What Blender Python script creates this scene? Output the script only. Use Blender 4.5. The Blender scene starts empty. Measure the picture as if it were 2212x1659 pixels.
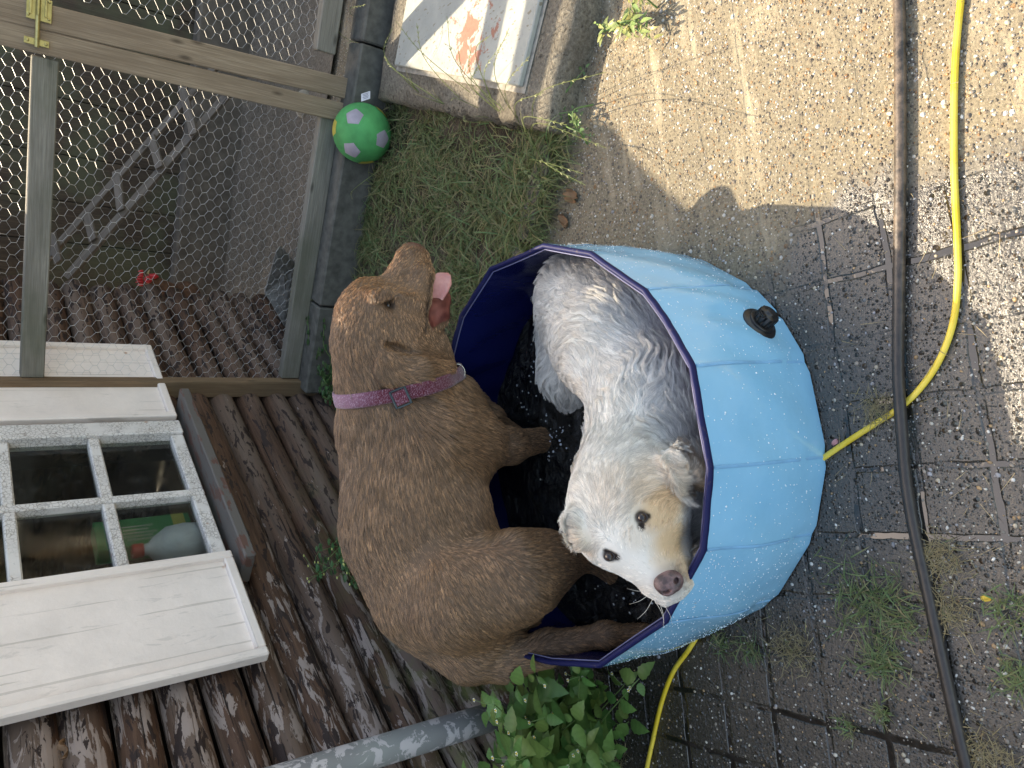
import bpy, math, random
import numpy as np
from mathutils import Vector, Matrix
from mathutils.bvhtree import BVHTree
from mathutils.kdtree import KDTree
rng = np.random.default_rng(7); random.seed(7)
sc = bpy.context.scene
col = sc.collection
R_ = math.radians

# ---------------------------------------------------------------- camera, sky, sun, exposure
H = 1.3; FPX = 712.0; PITCH = R_(39)
s_, c_ = math.sin(PITCH), math.cos(PITCH)
LOOK = np.array([0, c_, -s_]); RGT = np.array([0, -s_, -c_]); UPV = np.array([1., 0, 0]); CAM = np.array([0, 0, H])
cd = bpy.data.cameras.new('camera'); cam = bpy.data.objects.new('camera', cd); col.objects.link(cam)
cd.sensor_fit = 'HORIZONTAL'; cd.sensor_width = 36; cd.lens = 36 * FPX / 1024; cd.clip_end = 500; cd.clip_start = 0.02
M = Matrix(((RGT[0], UPV[0], -LOOK[0], 0), (RGT[1], UPV[1], -LOOK[1], 0), (RGT[2], UPV[2], -LOOK[2], H), (0, 0, 0, 1)))
cam.matrix_world = M
sc.camera = cam
AZ = R_(12); EL = R_(43.4)          # the sun stands behind the shed, a little to its left
sundir = np.array([-math.sin(AZ) * math.cos(EL), math.cos(AZ) * math.cos(EL), math.sin(EL)])
W = bpy.data.worlds.new('World'); sc.world = W; W.use_nodes = True
wn = W.node_tree; bg = wn.nodes['Background']; sky = wn.nodes.new('ShaderNodeTexSky')
sky.sky_type = 'NISHITA'; sky.sun_disc = False; sky.sun_elevation = EL; sky.sun_rotation = -AZ
sky.air_density = 1.0; sky.dust_density = 2.5; sky.ozone_density = 1.0
wn.links.new(sky.outputs[0], bg.inputs[0]); bg.inputs[1].default_value = 0.15
sl = bpy.data.lights.new('sun', 'SUN'); sl.energy = 2.9; sl.angle = R_(0.5); sl.color = (1, .96, .88)
so = bpy.data.objects.new('sun', sl); col.objects.link(so)
so.rotation_euler = Vector(sundir).to_track_quat('Z', 'Y').to_euler()
sc.view_settings.view_transform = 'Standard'; sc.view_settings.look = 'None'
sc.view_settings.exposure = 1.95; sc.view_settings.gamma = 1
sc.view_settings.use_white_balance = True; sc.view_settings.white_balance_temperature = 8400; sc.view_settings.white_balance_tint = 10

# ---------------------------------------------------------------- pixel (2212-wide photo coordinates) to metres
K = 1024 / 2212
def ray(x, y): return LOOK + (x * K - 512) / FPX * RGT + (384 - y * K) / FPX * UPV
def PZ(x, y, z=0): d = ray(x, y); return CAM + (z - H) / d[2] * d
def PY(x, y, Y): d = ray(x, y); return CAM + Y / d[1] * d
def PD(x, y, D): return CAM + D * ray(x, y)
def PPL(x, y, n, off): d = ray(x, y); n = np.array(n); return CAM + (off - n @ CAM) / (n @ d) * d
def rp(r, p): return r * K * float((np.array(p) - CAM) @ LOOK) / FPX
def topx(P):
    v = np.asarray(P) - CAM; d = v @ LOOK
    return np.stack([(512 + FPX * (v @ RGT) / d) / K, (384 - FPX * (v @ UPV) / d) / K], -1)

# ---------------------------------------------------------------- object helpers
def setp(o, label=None, cat=None, group=None, kind=None):
    if label: o['label'] = label
    if cat: o['category'] = cat
    if group: o['group'] = group
    if kind: o['kind'] = kind
    return o
def thing(name, loc, label, cat, group=None, rz=0):
    o = bpy.data.objects.new(name, None); col.objects.link(o); o.location = loc; o.rotation_euler = (0, 0, rz)
    o.empty_display_size = .05
    return setp(o, label, cat, group)
def adopt(o, parent):
    if parent is not None:
        o.parent = parent
        mw = Matrix.Identity(4); q = parent; chain = []
        while q: chain.append(q); q = q.parent
        for q in reversed(chain): mw = mw @ q.matrix_parent_inverse @ q.matrix_basis
        o.matrix_parent_inverse = mw.inverted()
def meshobj(name, V, F, mat, parent=None, smooth=True, attrs=None):
    me = bpy.data.meshes.new(name)
    V = np.asarray(V, dtype=float)
    me.from_pydata(V.tolist(), [], [list(map(int, f)) for f in F]); me.validate(verbose=False)
    for a, (typ, dat) in (attrs or {}).items():
        at = me.attributes.new(a, typ, 'POINT')
        key = {'FLOAT_COLOR': 'color', 'FLOAT_VECTOR': 'vector', 'FLOAT': 'value'}[typ]
        at.data.foreach_set(key, np.asarray(dat, dtype=np.float32).ravel())
    if smooth: me.polygons.foreach_set('use_smooth', [True] * len(me.polygons))
    for m in (mat if isinstance(mat, (list, tuple)) else [mat]): me.materials.append(m)
    me.update()
    o = bpy.data.objects.new(name, me); col.objects.link(o)
    adopt(o, parent)
    return o
class MB:
    """mesh builder; g = grain coordinates (along, across, across)"""
    def __init__(s): s.V = []; s.F = []; s.G = []
    def add(s, V, F, G=None):
        b = len(s.V); s.V += [tuple(v) for v in V]; s.F += [tuple(i + b for i in f) for f in F]
        s.G += [tuple(g) for g in (G if G is not None else V)]
    def box(s, c, ax, half, bev=.002, off=None):
        """box of half sizes along axes ax (3 vectors); ax[0] is the grain direction; small chamfer"""
        c = np.array(c, float); ax = [np.array(a, float) / np.linalg.norm(a) for a in ax]
        off = rng.uniform(-9, 9, 3) if off is None else off
        h = np.array(half, float); b = min(bev, h.min() * .45)
        V = []; G = []
        idx = {}
        for sx in (-1, 1):
            for sy in (-1, 1):
                for sz in (-1, 1):
                    for k in range(3):
                        l = np.array([sx, sy, sz]) * (h - b); l[k] += (sx, sy, sz)[k] * b
                        idx[(sx, sy, sz, k)] = len(V); V.append(c + l[0] * ax[0] + l[1] * ax[1] + l[2] * ax[2]); G.append(l + off)
        F = []
        for k in range(3):
            o1, o2 = [(1, 2), (2, 0), (0, 1)][k]
            for sg in (-1, 1):
                q = []
                for a, bb in ((-1, -1), (1, -1), (1, 1), (-1, 1)):
                    t = [0, 0, 0]; t[k] = sg; t[o1] = a; t[o2] = bb; q.append(idx[(*t, k)])
                F.append(q if sg > 0 else q[::-1])
        for k in range(3):
            o1, o2 = [(1, 2), (2, 0), (0, 1)][k]
            for a in (-1, 1):
                for bb in (-1, 1):
                    q = []
                    for e, kk in ((-1, o1), (1, o1), (1, o2), (-1, o2)):
                        t = [0, 0, 0]; t[k] = e; t[o1] = a; t[o2] = bb; q.append(idx[(*t, kk)])
                    F.append(q if a * bb > 0 else q[::-1])
        for sx in (-1, 1):
            for sy in (-1, 1):
                for sz in (-1, 1):
                    q = [idx[(sx, sy, sz, k)] for k in range(3)]
                    F.append(q if sx * sy * sz > 0 else q[::-1])
        s.add(V, F, G); return s
    def tube(s, pts, rad, n=8, cap=True, closed=False, flat=None, off=None):
        pts = np.array(pts, float); m = len(pts); rad = np.broadcast_to(np.array(rad, float), (m,))
        off = rng.uniform(-9, 9, 3) if off is None else off
        T = np.roll(pts, -1, 0) - np.roll(pts, 1, 0) if closed else np.gradient(pts, axis=0)
        T /= np.linalg.norm(T, axis=1)[:, None] + 1e-12
        u = np.cross(T[0], (0, 0, 1.)); 
        if np.linalg.norm(u) < .1: u = np.cross(T[0], (1., 0, 0))
        u /= np.linalg.norm(u); V = []; G = []; L = 0
        for i in range(m):
            u = u - T[i] * (u @ T[i]); u /= np.linalg.norm(u); v = np.cross(T[i], u)
            if i: L += np.linalg.norm(pts[i] - pts[i - 1])
            for j in range(n):
                a = 2 * math.pi * j / n; fx, fy = (1, 1) if flat is None else flat
                V.append(pts[i] + rad[i] * (math.cos(a) * u * fx + math.sin(a) * v * fy))
                G.append((L + off[0], rad[i] * math.cos(a) + off[1], rad[i] * math.sin(a) + off[2]))
        F = []
        for i in range(m if closed else m - 1):
            k = (i + 1) % m
            for j in range(n):
                l = (j + 1) % n; F.append((i * n + j, i * n + l, k * n + l, k * n + j))
        if cap and not closed: F.append(tuple(range(n))[::-1]); F.append(tuple((m - 1) * n + j for j in range(n)))
        s.add(V, F, G); return s
    def lathe(s, c, axis, prof, n=24):
        """prof: list of (radius, height along axis)"""
        c = np.array(c, float); a = np.array(axis, float); a /= np.linalg.norm(a)
        u = np.cross(a, (0, 0, 1.)); u = np.cross(a, (1., 0, 0)) if np.linalg.norm(u) < .1 else u
        u /= np.linalg.norm(u); v = np.cross(a, u); V = []
        for r, h in prof:
            for j in range(n):
                t = 2 * math.pi * j / n; V.append(c + a * h + r * (math.cos(t) * u + math.sin(t) * v))
        F = []
        for i in range(len(prof) - 1):
            for j in range(n):
                l = (j + 1) % n; F.append((i * n + j, i * n + l, (i + 1) * n + l, (i + 1) * n + j))
        F.append(tuple(range(n))[::-1]); F.append(tuple((len(prof) - 1) * n + j for j in range(n)))
        s.add(V, F); return s
    def build(s, name, mat, parent=None, smooth=False):
        return meshobj(name, s.V, s.F, mat, parent, smooth, {'grain': ('FLOAT_VECTOR', s.G)})
def smooth_curve(P, n=8):
    P = np.array(P, float); out = []
    Q = np.vstack([2 * P[0] - P[1], P, 2 * P[-1] - P[-2]])
    for i in range(1, len(Q) - 2):
        for t in np.linspace(0, 1, n, endpoint=False):
            a, b, c, d = Q[i - 1:i + 3]
            out.append(.5 * (2 * b + (c - a) * t + (2 * a - 5 * b + 4 * c - d) * t * t + (3 * b - a - 3 * c + d) * t ** 3))
    out.append(P[-1]); return np.array(out)

# ---------------------------------------------------------------- material helpers
class NT:
    def __init__(s, name):
        s.m = bpy.data.materials.new(name); s.m.use_nodes = True; s.t = s.m.node_tree
        s.b = s.t.nodes['Principled BSDF']; s.o = s.t.nodes['Material Output']
    def n(s, typ, ins=None, out=0, **kw):
        nd = s.t.nodes.new('ShaderNode' + typ)
        for k, v in kw.items(): setattr(nd, k, v)
        for k, v in (ins or {}).items():
            if hasattr(v, 'default_value') or hasattr(v, 'is_linked'): s.t.links.new(v, nd.inputs[k])
            else: nd.inputs[k].default_value = v
        return nd.outputs[out]
    def set(s, **kw):
        mp = dict(col='Base Color', rough='Roughness', spec='Specular IOR Level', normal='Normal', metal='Metallic', trans='Transmission Weight', ior='IOR', coat='Coat Weight', coatr='Coat Roughness', sheen='Sheen Weight', alpha='Alpha', sss='Subsurface Weight')
        for k, v in kw.items():
            i = s.b.inputs[mp[k]]
            if hasattr(v, 'is_linked'): s.t.links.new(v, i)
            elif k == 'col': i.default_value = (*v, 1)
            else: i.default_value = v
        return s
    def obj(s): return s.n('TexCoord', out=3)
    def grain(s, sx, sy, sz=None):
        a = s.n('Attribute', out=1, attribute_name='grain'); return s.n('Mapping', {0: a, 3: (sx, sy, sz or sy)})
    def noise(s, v, scale, detail=4, rough=.55, dist=0, out=0): return s.n('TexNoise', {'Vector': v, 'Scale': scale, 'Detail': detail, 'Roughness': rough, 'Distortion': dist}, out=out)
    def vor(s, v, scale, out=0, rnd=1., feature='F1'): return s.n('TexVoronoi', {'Vector': v, 'Scale': scale, 'Randomness': rnd}, out=out, feature=feature)
    def ramp(s, f, stops, interp='LINEAR'):
        nd = s.t.nodes.new('ShaderNodeValToRGB'); s.t.links.new(f, nd.inputs[0]); cr = nd.color_ramp; cr.interpolation = interp
        while len(cr.elements) < len(stops): cr.elements.new(.5)
        for e, (p, c) in zip(cr.elements, stops):
            e.position = p; e.color = (c, c, c, 1) if isinstance(c, (int, float)) else (*c, 1)
        return nd.outputs[0]
    def mix(s, f, a, b, mode='MIX'):
        nd = s.t.nodes.new('ShaderNodeMix'); nd.data_type = 'RGBA'; nd.blend_type = mode
        for i, v in ((0, f), (6, a), (7, b)):
            if hasattr(v, 'is_linked'): s.t.links.new(v, nd.inputs[i])
            elif i == 0: nd.inputs[0].default_value = v
            else: nd.inputs[i].default_value = (*v, 1)
        return nd.outputs[2]
    def math(s, op, a, b=0., c=None):
        ins = {0: a, 1: b}
        if c is not None: ins[2] = c
        return s.n('Math', ins, operation=op)
    def bump(s, h, strength=.5, dist=.01, nrm=None):
        ins = {'Height': h, 'Strength': strength, 'Distance': dist}
        if nrm is not None: ins['Normal'] = nrm
        return s.n('Bump', ins)
def simple(name, c, rough=.5, var=.15, scale=20, bump=0, **kw):
    t = NT(name); o = t.obj(); n = t.noise(o, scale, 5)
    a = tuple(x * (1 - var) for x in c); b = tuple(min(1, x * (1 + var)) for x in c)
    t.set(col=t.mix(t.ramp(n, [(.3, 0.), (.7, 1.)]), a, b), rough=rough, **kw)
    if bump: t.set(normal=t.bump(n, bump, .004))
    return t.m
def wood(name, base, dark, light, rough=.75, green=0, wear=0.5, bump=.5):
    t = NT(name); g = t.grain(3, 60, 60); n = t.noise(g, 1.6, 7, .65, .6); g2 = t.grain(1.5, 8, 8); n2 = t.noise(g2, 2.2, 4, .6)
    fine = t.noise(t.grain(5, 240, 240), 1.5, 4, .6)
    c = t.mix(t.ramp(n, [(.3, 0.), (.68, 1.)]), dark, light); c = t.mix(wear, c, base)
    c = t.mix(t.ramp(fine, [(.35, .55), (.6, 0.)]), c, dark)
    c = t.mix(t.ramp(n2, [(.4, .5), (.65, 0.)]), c, dark)
    knot = t.vor(t.grain(3.2, 9, 9), 1.6); c = t.mix(t.ramp(knot, [(.05, .8), (.14, 0.)]), c, tuple(x * .45 for x in dark))
    if green: c = t.mix(t.ramp(t.noise(t.obj(), 4, 5), [(.45, 0.), (.62, green)]), c, (.09, .1, .06))
    h = t.math('ADD', n, t.math('MULTIPLY', fine, .6))
    t.set(col=c, rough=rough, spec=.3, normal=t.bump(h, bump, .003)); return t.m
def attr_mat(name, rough=.6, spec=.3, bscale=0, bstr=.3, mul=None):
    t = NT(name); a = t.n('Attribute', attribute_name='col')
    if mul: a = t.mix(1., a, mul, 'MULTIPLY')
    t.set(col=a, rough=rough, spec=spec)
    if bscale: t.set(normal=t.bump(t.noise(t.obj(), bscale, 4), bstr, .003))
    return t.m
E1 = np.array([.928, -.371, 0]); E2 = np.array([.371, .928, 0]); UZ = np.array([0, 0, 1.])

# ================================================================ GROUND
def paving_mat():
    t = NT('exposed_aggregate'); o = t.obj()
    rot = t.n('Mapping', {0: o, 2: (0, 0, R_(-8)), 1: (.061, .028, 0)})
    wob = t.noise(o, 9, 3, out=1); rw = t.n('VectorMath', {0: rot, 1: t.n('VectorMath', {0: wob, 1: (.018, .018, 0)}, operation='MULTIPLY')}, operation='ADD')
    brick = t.n('TexBrick', {'Vector': rw, 'Color1': (1, 1, 1, 1), 'Color2': (.8, .8, .8, 1), 'Mortar': (0, 0, 0, 1), 'Scale': 1., 'Mortar Size': .0075, 'Mortar Smooth': .55, 'Brick Width': .117, 'Row Height': .112}, out=1, offset=0.)
    joint0 = brick; joint = t.math('MULTIPLY', brick, t.ramp(t.noise(o, 6.5, 4), [(.4, .08), (.58, 1.)]))
    # aggregate at two sizes
    v1 = t.vor(o, 92, 0); c1 = t.vor(o, 92, 1); v2 = t.vor(o, 210, 0); c2 = t.vor(o, 210, 1)
    r1 = t.n('SeparateColor', {0: c1}, out=0); g1 = t.n('SeparateColor', {0: c1}, out=1); r2 = t.n('SeparateColor', {0: c2}, out=0); g2 = t.n('SeparateColor', {0: c2}, out=2)
    sz1 = t.math('MULTIPLY', t.ramp(r1, [(.45, 0.), (1., 1.)]), .5)
    m1 = t.math('GREATER_THAN', sz1, v1)
    m2 = t.math('MULTIPLY', t.math('GREATER_THAN', t.math('MULTIPLY', r2, .62), v2), 1.)
    peb = [(0, (.1, .085, .07)), (.18, (.17, .135, .1)), (.4, (.25, .21, .16)), (.6, (.14, .12, .1)), (.72, (.35, .3, .24)), (.84, (.26, .15, .075)), (.93, (.55, .53, .48)), (1, (.7, .66, .6))]
    pc1 = t.ramp(g1, peb, 'CONSTANT'); pc2 = t.ramp(g2, peb, 'CONSTANT')
    big = t.noise(o, 3.2, 5, .6); fine = t.noise(o, 160, 4, .7)
    matrix = t.mix(t.ramp(fine, [(.3, 0.), (.7, 1.)]), (.1, .083, .056), (.29, .245, .17))
    c = t.mix(m2, matrix, pc2); c = t.mix(m1, c, pc1)
    # sand washed over the stones and into the joints
    rowv = t.n('Mapping', {0: rot, 3: (1.6, 7.5, 1)})
    sand = t.math('ADD', t.math('MULTIPLY', t.noise(rowv, 1.5, 5, .6), .75), t.math('MULTIPLY', joint, .03))
    x = t.n('SeparateXYZ', {0: o}, out=0); y = t.n('SeparateXYZ', {0: o}, out=1)
    # wet zone round the pool: everything left of the line x = .42 - .1 y, near side
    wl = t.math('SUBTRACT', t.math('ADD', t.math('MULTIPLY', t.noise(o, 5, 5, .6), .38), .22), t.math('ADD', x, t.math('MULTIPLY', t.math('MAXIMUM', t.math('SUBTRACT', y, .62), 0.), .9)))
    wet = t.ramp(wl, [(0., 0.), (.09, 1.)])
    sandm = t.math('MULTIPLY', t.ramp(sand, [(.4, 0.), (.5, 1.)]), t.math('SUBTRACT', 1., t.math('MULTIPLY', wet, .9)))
    sc_ = t.mix(t.ramp(t.noise(o, 420, 3, .7), [(.3, 0.), (.7, 1.)]), (.25, .208, .143), (.47, .4, .285))
    c = t.mix(t.math('MULTIPLY', sandm, .82), c, sc_)
    c = t.mix(t.ramp(big, [(.4, 0.), (.75, .35)]), c, (.1, .09, .07))
    # joints hold dark silt in the wet zone
    c = t.mix(t.math('MULTIPLY', t.ramp(joint, [(.2, 0.), (.8, .85)]), wet), c, (.05, .044, .036))
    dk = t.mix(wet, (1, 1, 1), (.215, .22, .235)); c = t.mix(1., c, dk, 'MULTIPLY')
    lich = t.ramp(t.vor(o, 3.1), [(.03, 1.), (.06, 0.)]); c = t.mix(t.math('MULTIPLY', lich, t.math('SUBTRACT', 1., wet)), c, (.33, .35, .2))
    h1 = t.math('MULTIPLY', t.math('MAXIMUM', t.math('SUBTRACT', sz1, v1), 0.), 2.2)
    h2 = t.math('MAXIMUM', t.math('SUBTRACT', t.math('MULTIPLY', r2, .62), v2), 0.)
    hh = t.math('ADD', t.math('MULTIPLY', t.math('ADD', h1, h2), t.math('SUBTRACT', 1.15, sandm)), t.math('MULTIPLY', fine, .35))
    hh = t.math('SUBTRACT', hh, t.math('MULTIPLY', joint, t.math('ADD', t.math('MULTIPLY', wet, .6), .25)))
    hh = t.math('ADD', hh, t.math('MULTIPLY', sand, .8))
    puddle = t.math('MULTIPLY', wet, t.ramp(t.math('ADD', t.math('MULTIPLY', t.noise(o, 7, 4), .75), t.math('MULTIPLY', joint, .38)), [(.62, 0.), (.66, 1.)]))
    hm = t.mix(puddle, hh, (.0, .0, .0))
    rough = t.mix(wet, (.92,) * 3, (.24,) * 3); rough = t.mix(puddle, rough, (.05,) * 3)
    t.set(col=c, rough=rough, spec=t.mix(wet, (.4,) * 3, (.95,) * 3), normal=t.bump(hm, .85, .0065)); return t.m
def soil_mat():
    t = NT('dry_soil'); o = t.obj(); n = t.noise(o, 14, 6, .7); f = t.noise(o, 150, 4, .7)
    c = t.mix(t.ramp(n, [(.35, 0.), (.65, 1.)]), (.07, .055, .038), (.19, .155, .11)); c = t.mix(t.ramp(f, [(.4, .6), (.65, 0.)]), c, (.05, .04, .03))
    t.set(col=c, rough=.95, spec=.15, normal=t.bump(t.math('ADD', n, f), .9, .012)); return t.m
def sheet(name, outline, z, mat):
    V = [(x, y, z) for x, y in outline]; return setp(meshobj(name, V, [list(range(len(V)))], mat, None, False), kind='structure')
# one sheet of paving to the horizon
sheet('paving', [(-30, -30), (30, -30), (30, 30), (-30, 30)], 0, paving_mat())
def gpt(a, b): p = np.array([.65, 1.36, 0]) + a * E1 + b * E2; return p[0], p[1]
def grid_sheet(name, fn, nu, nv, mat, amp=.012, sc_n=9.):
    V = []; F = []
    for i in range(nu + 1):
        for j in range(nv + 1):
            x, y, z = fn(i / nu, j / nv)
            edge = min(i, nu - i, j, nv - j) / 3
            z += amp * min(1, edge) * (math.sin(x * sc_n * 2.1 + 1.3) * math.cos(y * sc_n * 1.7) + .6 * math.sin(x * 31 + y * 23)) * .5
            V.append((x, y, z))
    for i in range(nu):
        for j in range(nv):
            a = i * (nv + 1) + j; F.append((a, a + nv + 1, a + nv + 2, a + 1))
    return meshobj(name, V, F, mat, None, True)
SOIL = soil_mat()
o = grid_sheet('soil', lambda u, v: (*gpt(-1.9 + 2.05 * u, .03 + 1.35 * v), .014), 60, 40, SOIL); setp(o, kind='structure')
# litter-strewn earth inside the run
t = NT('run_earth'); oo = t.obj(); n = t.noise(oo, 9, 6, .7); f = t.noise(oo, 90, 4, .7)
t.set(col=t.mix(t.ramp(f, [(.3, 0.), (.7, 1.)]), t.mix(t.ramp(n, [(.4, 0.), (.6, 1.)]), (.075, .058, .042), (.15, .12, .09)), (.26, .22, .17)), rough=.95, normal=t.bump(t.math('ADD', n, f), 1., .012))
o = grid_sheet('run_floor', lambda u, v: (*gpt(-1.3 + 3.6 * u, 1.56 + 1.9 * v), .02), 50, 30, t.m, .02); setp(o, kind='structure')

# ================================================================ SHED (log walls, window, shutters, low roof)
WD = np.array([.559, .829, 0]); WN = np.array([.829, -.559, 0]); WB = np.array([0, 2.905, 0])
def wp(s, z, off=0.): return WB + WD * s + WN * off + UZ * z
SHED_L, SHED_R = -3.2, .72
shed = thing('log_shed', WB, 'low weathered log shed with peeling brown paint, white window and shutters, behind the brown dog', 'shed')
def log_mat():
    t = NT('weathered_log'); g = t.grain(2.6, 42, 42); n = t.noise(g, 1.5, 7, .66, .5); o = t.obj()
    crack = t.ramp(t.noise(t.grain(3.5, 150, 150), 1.2, 5, .6, .4), [(.33, 1.), (.38, 0.)])
    tone = t.noise(t.grain(.8, 9, 9), .8, 2)
    c = t.mix(t.ramp(n, [(.3, 0.), (.7, 1.)]), (.04, .02, .013), (.145, .078, .05))
    c = t.mix(t.ramp(tone, [(.42, 0.), (.58, .75)]), c, (.17, .125, .1))
    # brown paint left in flakes and pale undercoat patches
    pz = t.noise(t.grain(5, 22, 22), 1.5, 6, .68, .9); x = t.n('SeparateXYZ', {0: o}, out=0)
    near = t.ramp(t.math('MULTIPLY', x, -1.), [(.25, 0.), (.75, .14)])
    pale = t.ramp(t.math('ADD', pz, near), [(.66, 0.), (.675, 1.)]); dark = t.ramp(t.noise(t.grain(7, 26, 26), 1.9, 5, .6, .5), [(.56, 0.), (.575, 1.)])
    c = t.mix(t.math('MULTIPLY', pale, .8), c, (.36, .29, .26)); c = t.mix(dark, c, (.035, .022, .019))
    z = t.n('SeparateXYZ', {0: o}, out=2)
    moss = t.math('MULTIPLY', t.ramp(t.noise(o, 11, 6, .7), [(.45, 0.), (.6, 1.)]), t.math('MULTIPLY', t.ramp(z, [(.05, 1.), (.42, 0.)]), t.ramp(t.math('MULTIPLY', x, -1.), [(.25, 0.), (.6, 1.)])))
    c = t.mix(moss, c, (.13, .15, .045)); c = t.mix(crack, c, (.012, .009, .008))
    h = t.math('ADD', t.math('SUBTRACT', n, t.math('MULTIPLY', crack, .8)), t.math('MULTIPLY', pale, .25))
    t.set(col=c, rough=.7, spec=.3, normal=t.bump(h, .7, .004)); return t.m
LOG = log_mat()
logs = MB()
def log(s0, s1, z, off=-.02, r=.054, d=WD, base=None):
    m = max(2, int(abs(s1 - s0) / .12)); ph = rng.uniform(0, 9, 3); pts = []; rr = []
    for i in range(m + 1):
        s = s0 + (s1 - s0) * i / m; b = (wp(s, z, off) if base is None else base + d * s + UZ * z)
        pts.append(b + UZ * .004 * math.sin(s * 4 + ph[0]) + WN * .004 * math.sin(s * 5 + ph[1])); rr.append(r * (1 + .05 * math.sin(s * 3 + ph[2]) + rng.uniform(-.015, .015)))
    logs.tube(pts, rr, 16, off=rng.uniform(-9, 9, 3))
nz = 16
for i in range(nz):
    z = .045 + .1 * i
    r = .047 + rng.uniform(-.003, .003)
    if .6 < z < 1.5:
        log(SHED_L, -.98, z, r=r); log(-.36, SHED_R + rng.uniform(.0, .05), z, r=r)
    else: log(SHED_L, SHED_R + rng.uniform(.0, .05), z, r=r)
cor = wp(SHED_R - .06, 0, -.02)
for i in range(nz):      # gable wall running back from the right-hand corner
    log(-.02, 1.9, .095 + .1 * i - .05, d=-WN, base=cor)
for i in range(nz): log(-.02, 1.9, .045 + .1 * i, d=-WN, base=wp(SHED_L + .1, 0, -.02))
logs.build('log_wall', LOG, shed, True)
back = MB(); back.box(wp((SHED_L + SHED_R) / 2, .82, -1.95), (WD, WN, UZ), ((SHED_R - SHED_L) / 2, .02, .82)); back.box(wp((SHED_L + SHED_R) / 2, .02, -1.), (WD, WN, UZ), ((SHED_R - SHED_L) / 2 - .1, .93, .02))
DARKB = wood('dark_board', (.04, .03, .025), (.02, .015, .012), (.08, .06, .05)); back.build('back_wall', DARKB, shed)
# roof: felt-covered slab out of view, eave outline shaped to cast the ground shadow edge
def roof_pts():
    zr = 1.66; L = zr / math.tan(EL)
    sh = [(-.62, -.25), (-.45, -.08), (-.28, .12), (-.09, .36), (.09, .55), (.225, .70), (.325, .85), (.385, .98), (.46, 1.06), (.55, 1.15), (.63, 1.2), (.71, 1.35), (.76, 1.5), (.87, 1.63), (.97, 1.77), (1.07, 1.9), (1.2, 2.1)]
    hx, hy = sundir[0] / math.cos(EL), sundir[1] / math.cos(EL)
    return [(x + hx * L, y + hy * L, zr) for x, y in sh]
rp_ = roof_pts(); n0 = len(rp_); a0 = np.array(rp_[0]); a1 = np.array(rp_[-1])
farL = a0 - WD * 1.6; V = [tuple(farL)] + rp_
bk = [tuple(np.array(v) - WN * (2.3) + UZ * .22) for v in (V[-1], V[0])]
V = V + bk; nV = len(V); V2 = [(x, y, z - .05) for x, y, z in V]
F = [list(range(nV)), list(range(nV, 2 * nV))[::-1]] + [(i, i + nV, (i + 1) % nV + nV, (i + 1) % nV) for i in range(nV)]
meshobj('roof', V + V2, F, simple('roof_felt', (.07, .075, .06), .9, .3, 12, .5), shed, False)
# window
def cracked_white(name, crackle=True, tint=(.72, .68, .64)):
    t = NT(name); o = t.obj()
    c = t.mix(t.ramp(t.noise(o, 7, 6, .65), [(.35, 0.), (.7, 1.)]), tint, tuple(x * .86 for x in tint))
    h = t.noise(o, 60, 4)
    if crackle:
        v = t.n('TexVoronoi', {'Vector': t.n('Mapping', {0: t.n('VectorMath', {0: o, 1: t.n('VectorMath', {0: t.noise(o, 30, 3, out=1), 1: (.02,) * 3}, operation='MULTIPLY')}, operation='ADD')}), 'Scale': 95.}, feature='DISTANCE_TO_EDGE')
        ck = t.ramp(v, [(.02, 1.), (.09, 0.)]); on = t.ramp(t.noise(o, 13, 4), [(.4, 0.), (.5, 1.)])
        ck = t.math('MULTIPLY', ck, on); c = t.mix(t.math('MULTIPLY', ck, .6), c, (.16, .12, .09))
        pl = t.ramp(t.noise(o, 24, 6, .7), [(.62, 0.), (.64, 1.)]); c = t.mix(t.math('MULTIPLY', pl, .7), c, (.3, .29, .28)); h = t.math('SUBTRACT', h, t.math('MULTIPLY', ck, 1.5))
    else:
        lines = t.ramp(t.noise(t.grain(1.4, 75, 3), 1.2, 3, .5, .15), [(.355, 1.), (.372, 0.)]); c = t.mix(t.math('MULTIPLY', lines, .35), c, (.3, .26, .22))
        st = t.ramp(t.noise(t.grain(6, 24, 24), 1.6, 5, .65, .8), [(.6, 0.), (.66, .3)]); c = t.mix(st, c, (.42, .38, .34)); h = t.math('SUBTRACT', h, lines)
    rust = t.ramp(t.vor(o, 9.), [(.035, 1.), (.075, 0.)]); c = t.mix(t.math('MULTIPLY', rust, .75), c, (.36, .15, .05))
    t.set(col=c, rough=.55, spec=.4, normal=t.bump(h, .45, .003)); return t.m
CW = cracked_white('crackled_white_paint'); SW = cracked_white('smooth_pinkish_white_paint', False, (.86, .76, .69)); GW = cracked_white('greyish_white_edge_paint', True, (.5, .5, .49))
win = MB()
zt = 1.5
def vbar(m, s0, s1, z0, z1, off, dep): m.box(wp((s0 + s1) / 2, (z0 + z1) / 2, off), (UZ, WD, WN), ((z1 - z0) / 2, (s1 - s0) / 2, dep), .004)
def hbar(m, s0, s1, z0, z1, off, dep): m.box(wp((s0 + s1) / 2, (z0 + z1) / 2, off), (WD, UZ, WN), ((s1 - s0) / 2, (z1 - z0) / 2, dep), .004)
vbar(win, -.392, -.325, .655, zt, .045, .028); vbar(win, -.995, -.955, .655, zt, .045, .028); vbar(win, -.695, -.668, .655, zt, .044, .02)
for z0, z1 in ((.655, .695), (.902, .934), (1.134, 1.164), (1.37, 1.4)):
    hbar(win, -.955, -.695, z0, z1, .042, .02); hbar(win, -.668, -.392, z0, z1, .042, .02)
wf = win.build('window', CW, shed)
g = NT('dirty_window_glass'); go = g.obj(); sm = g.ramp(g.noise(go, 6, 6, .7, 1.5), [(.55, 0.), (.8, .10)])
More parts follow.
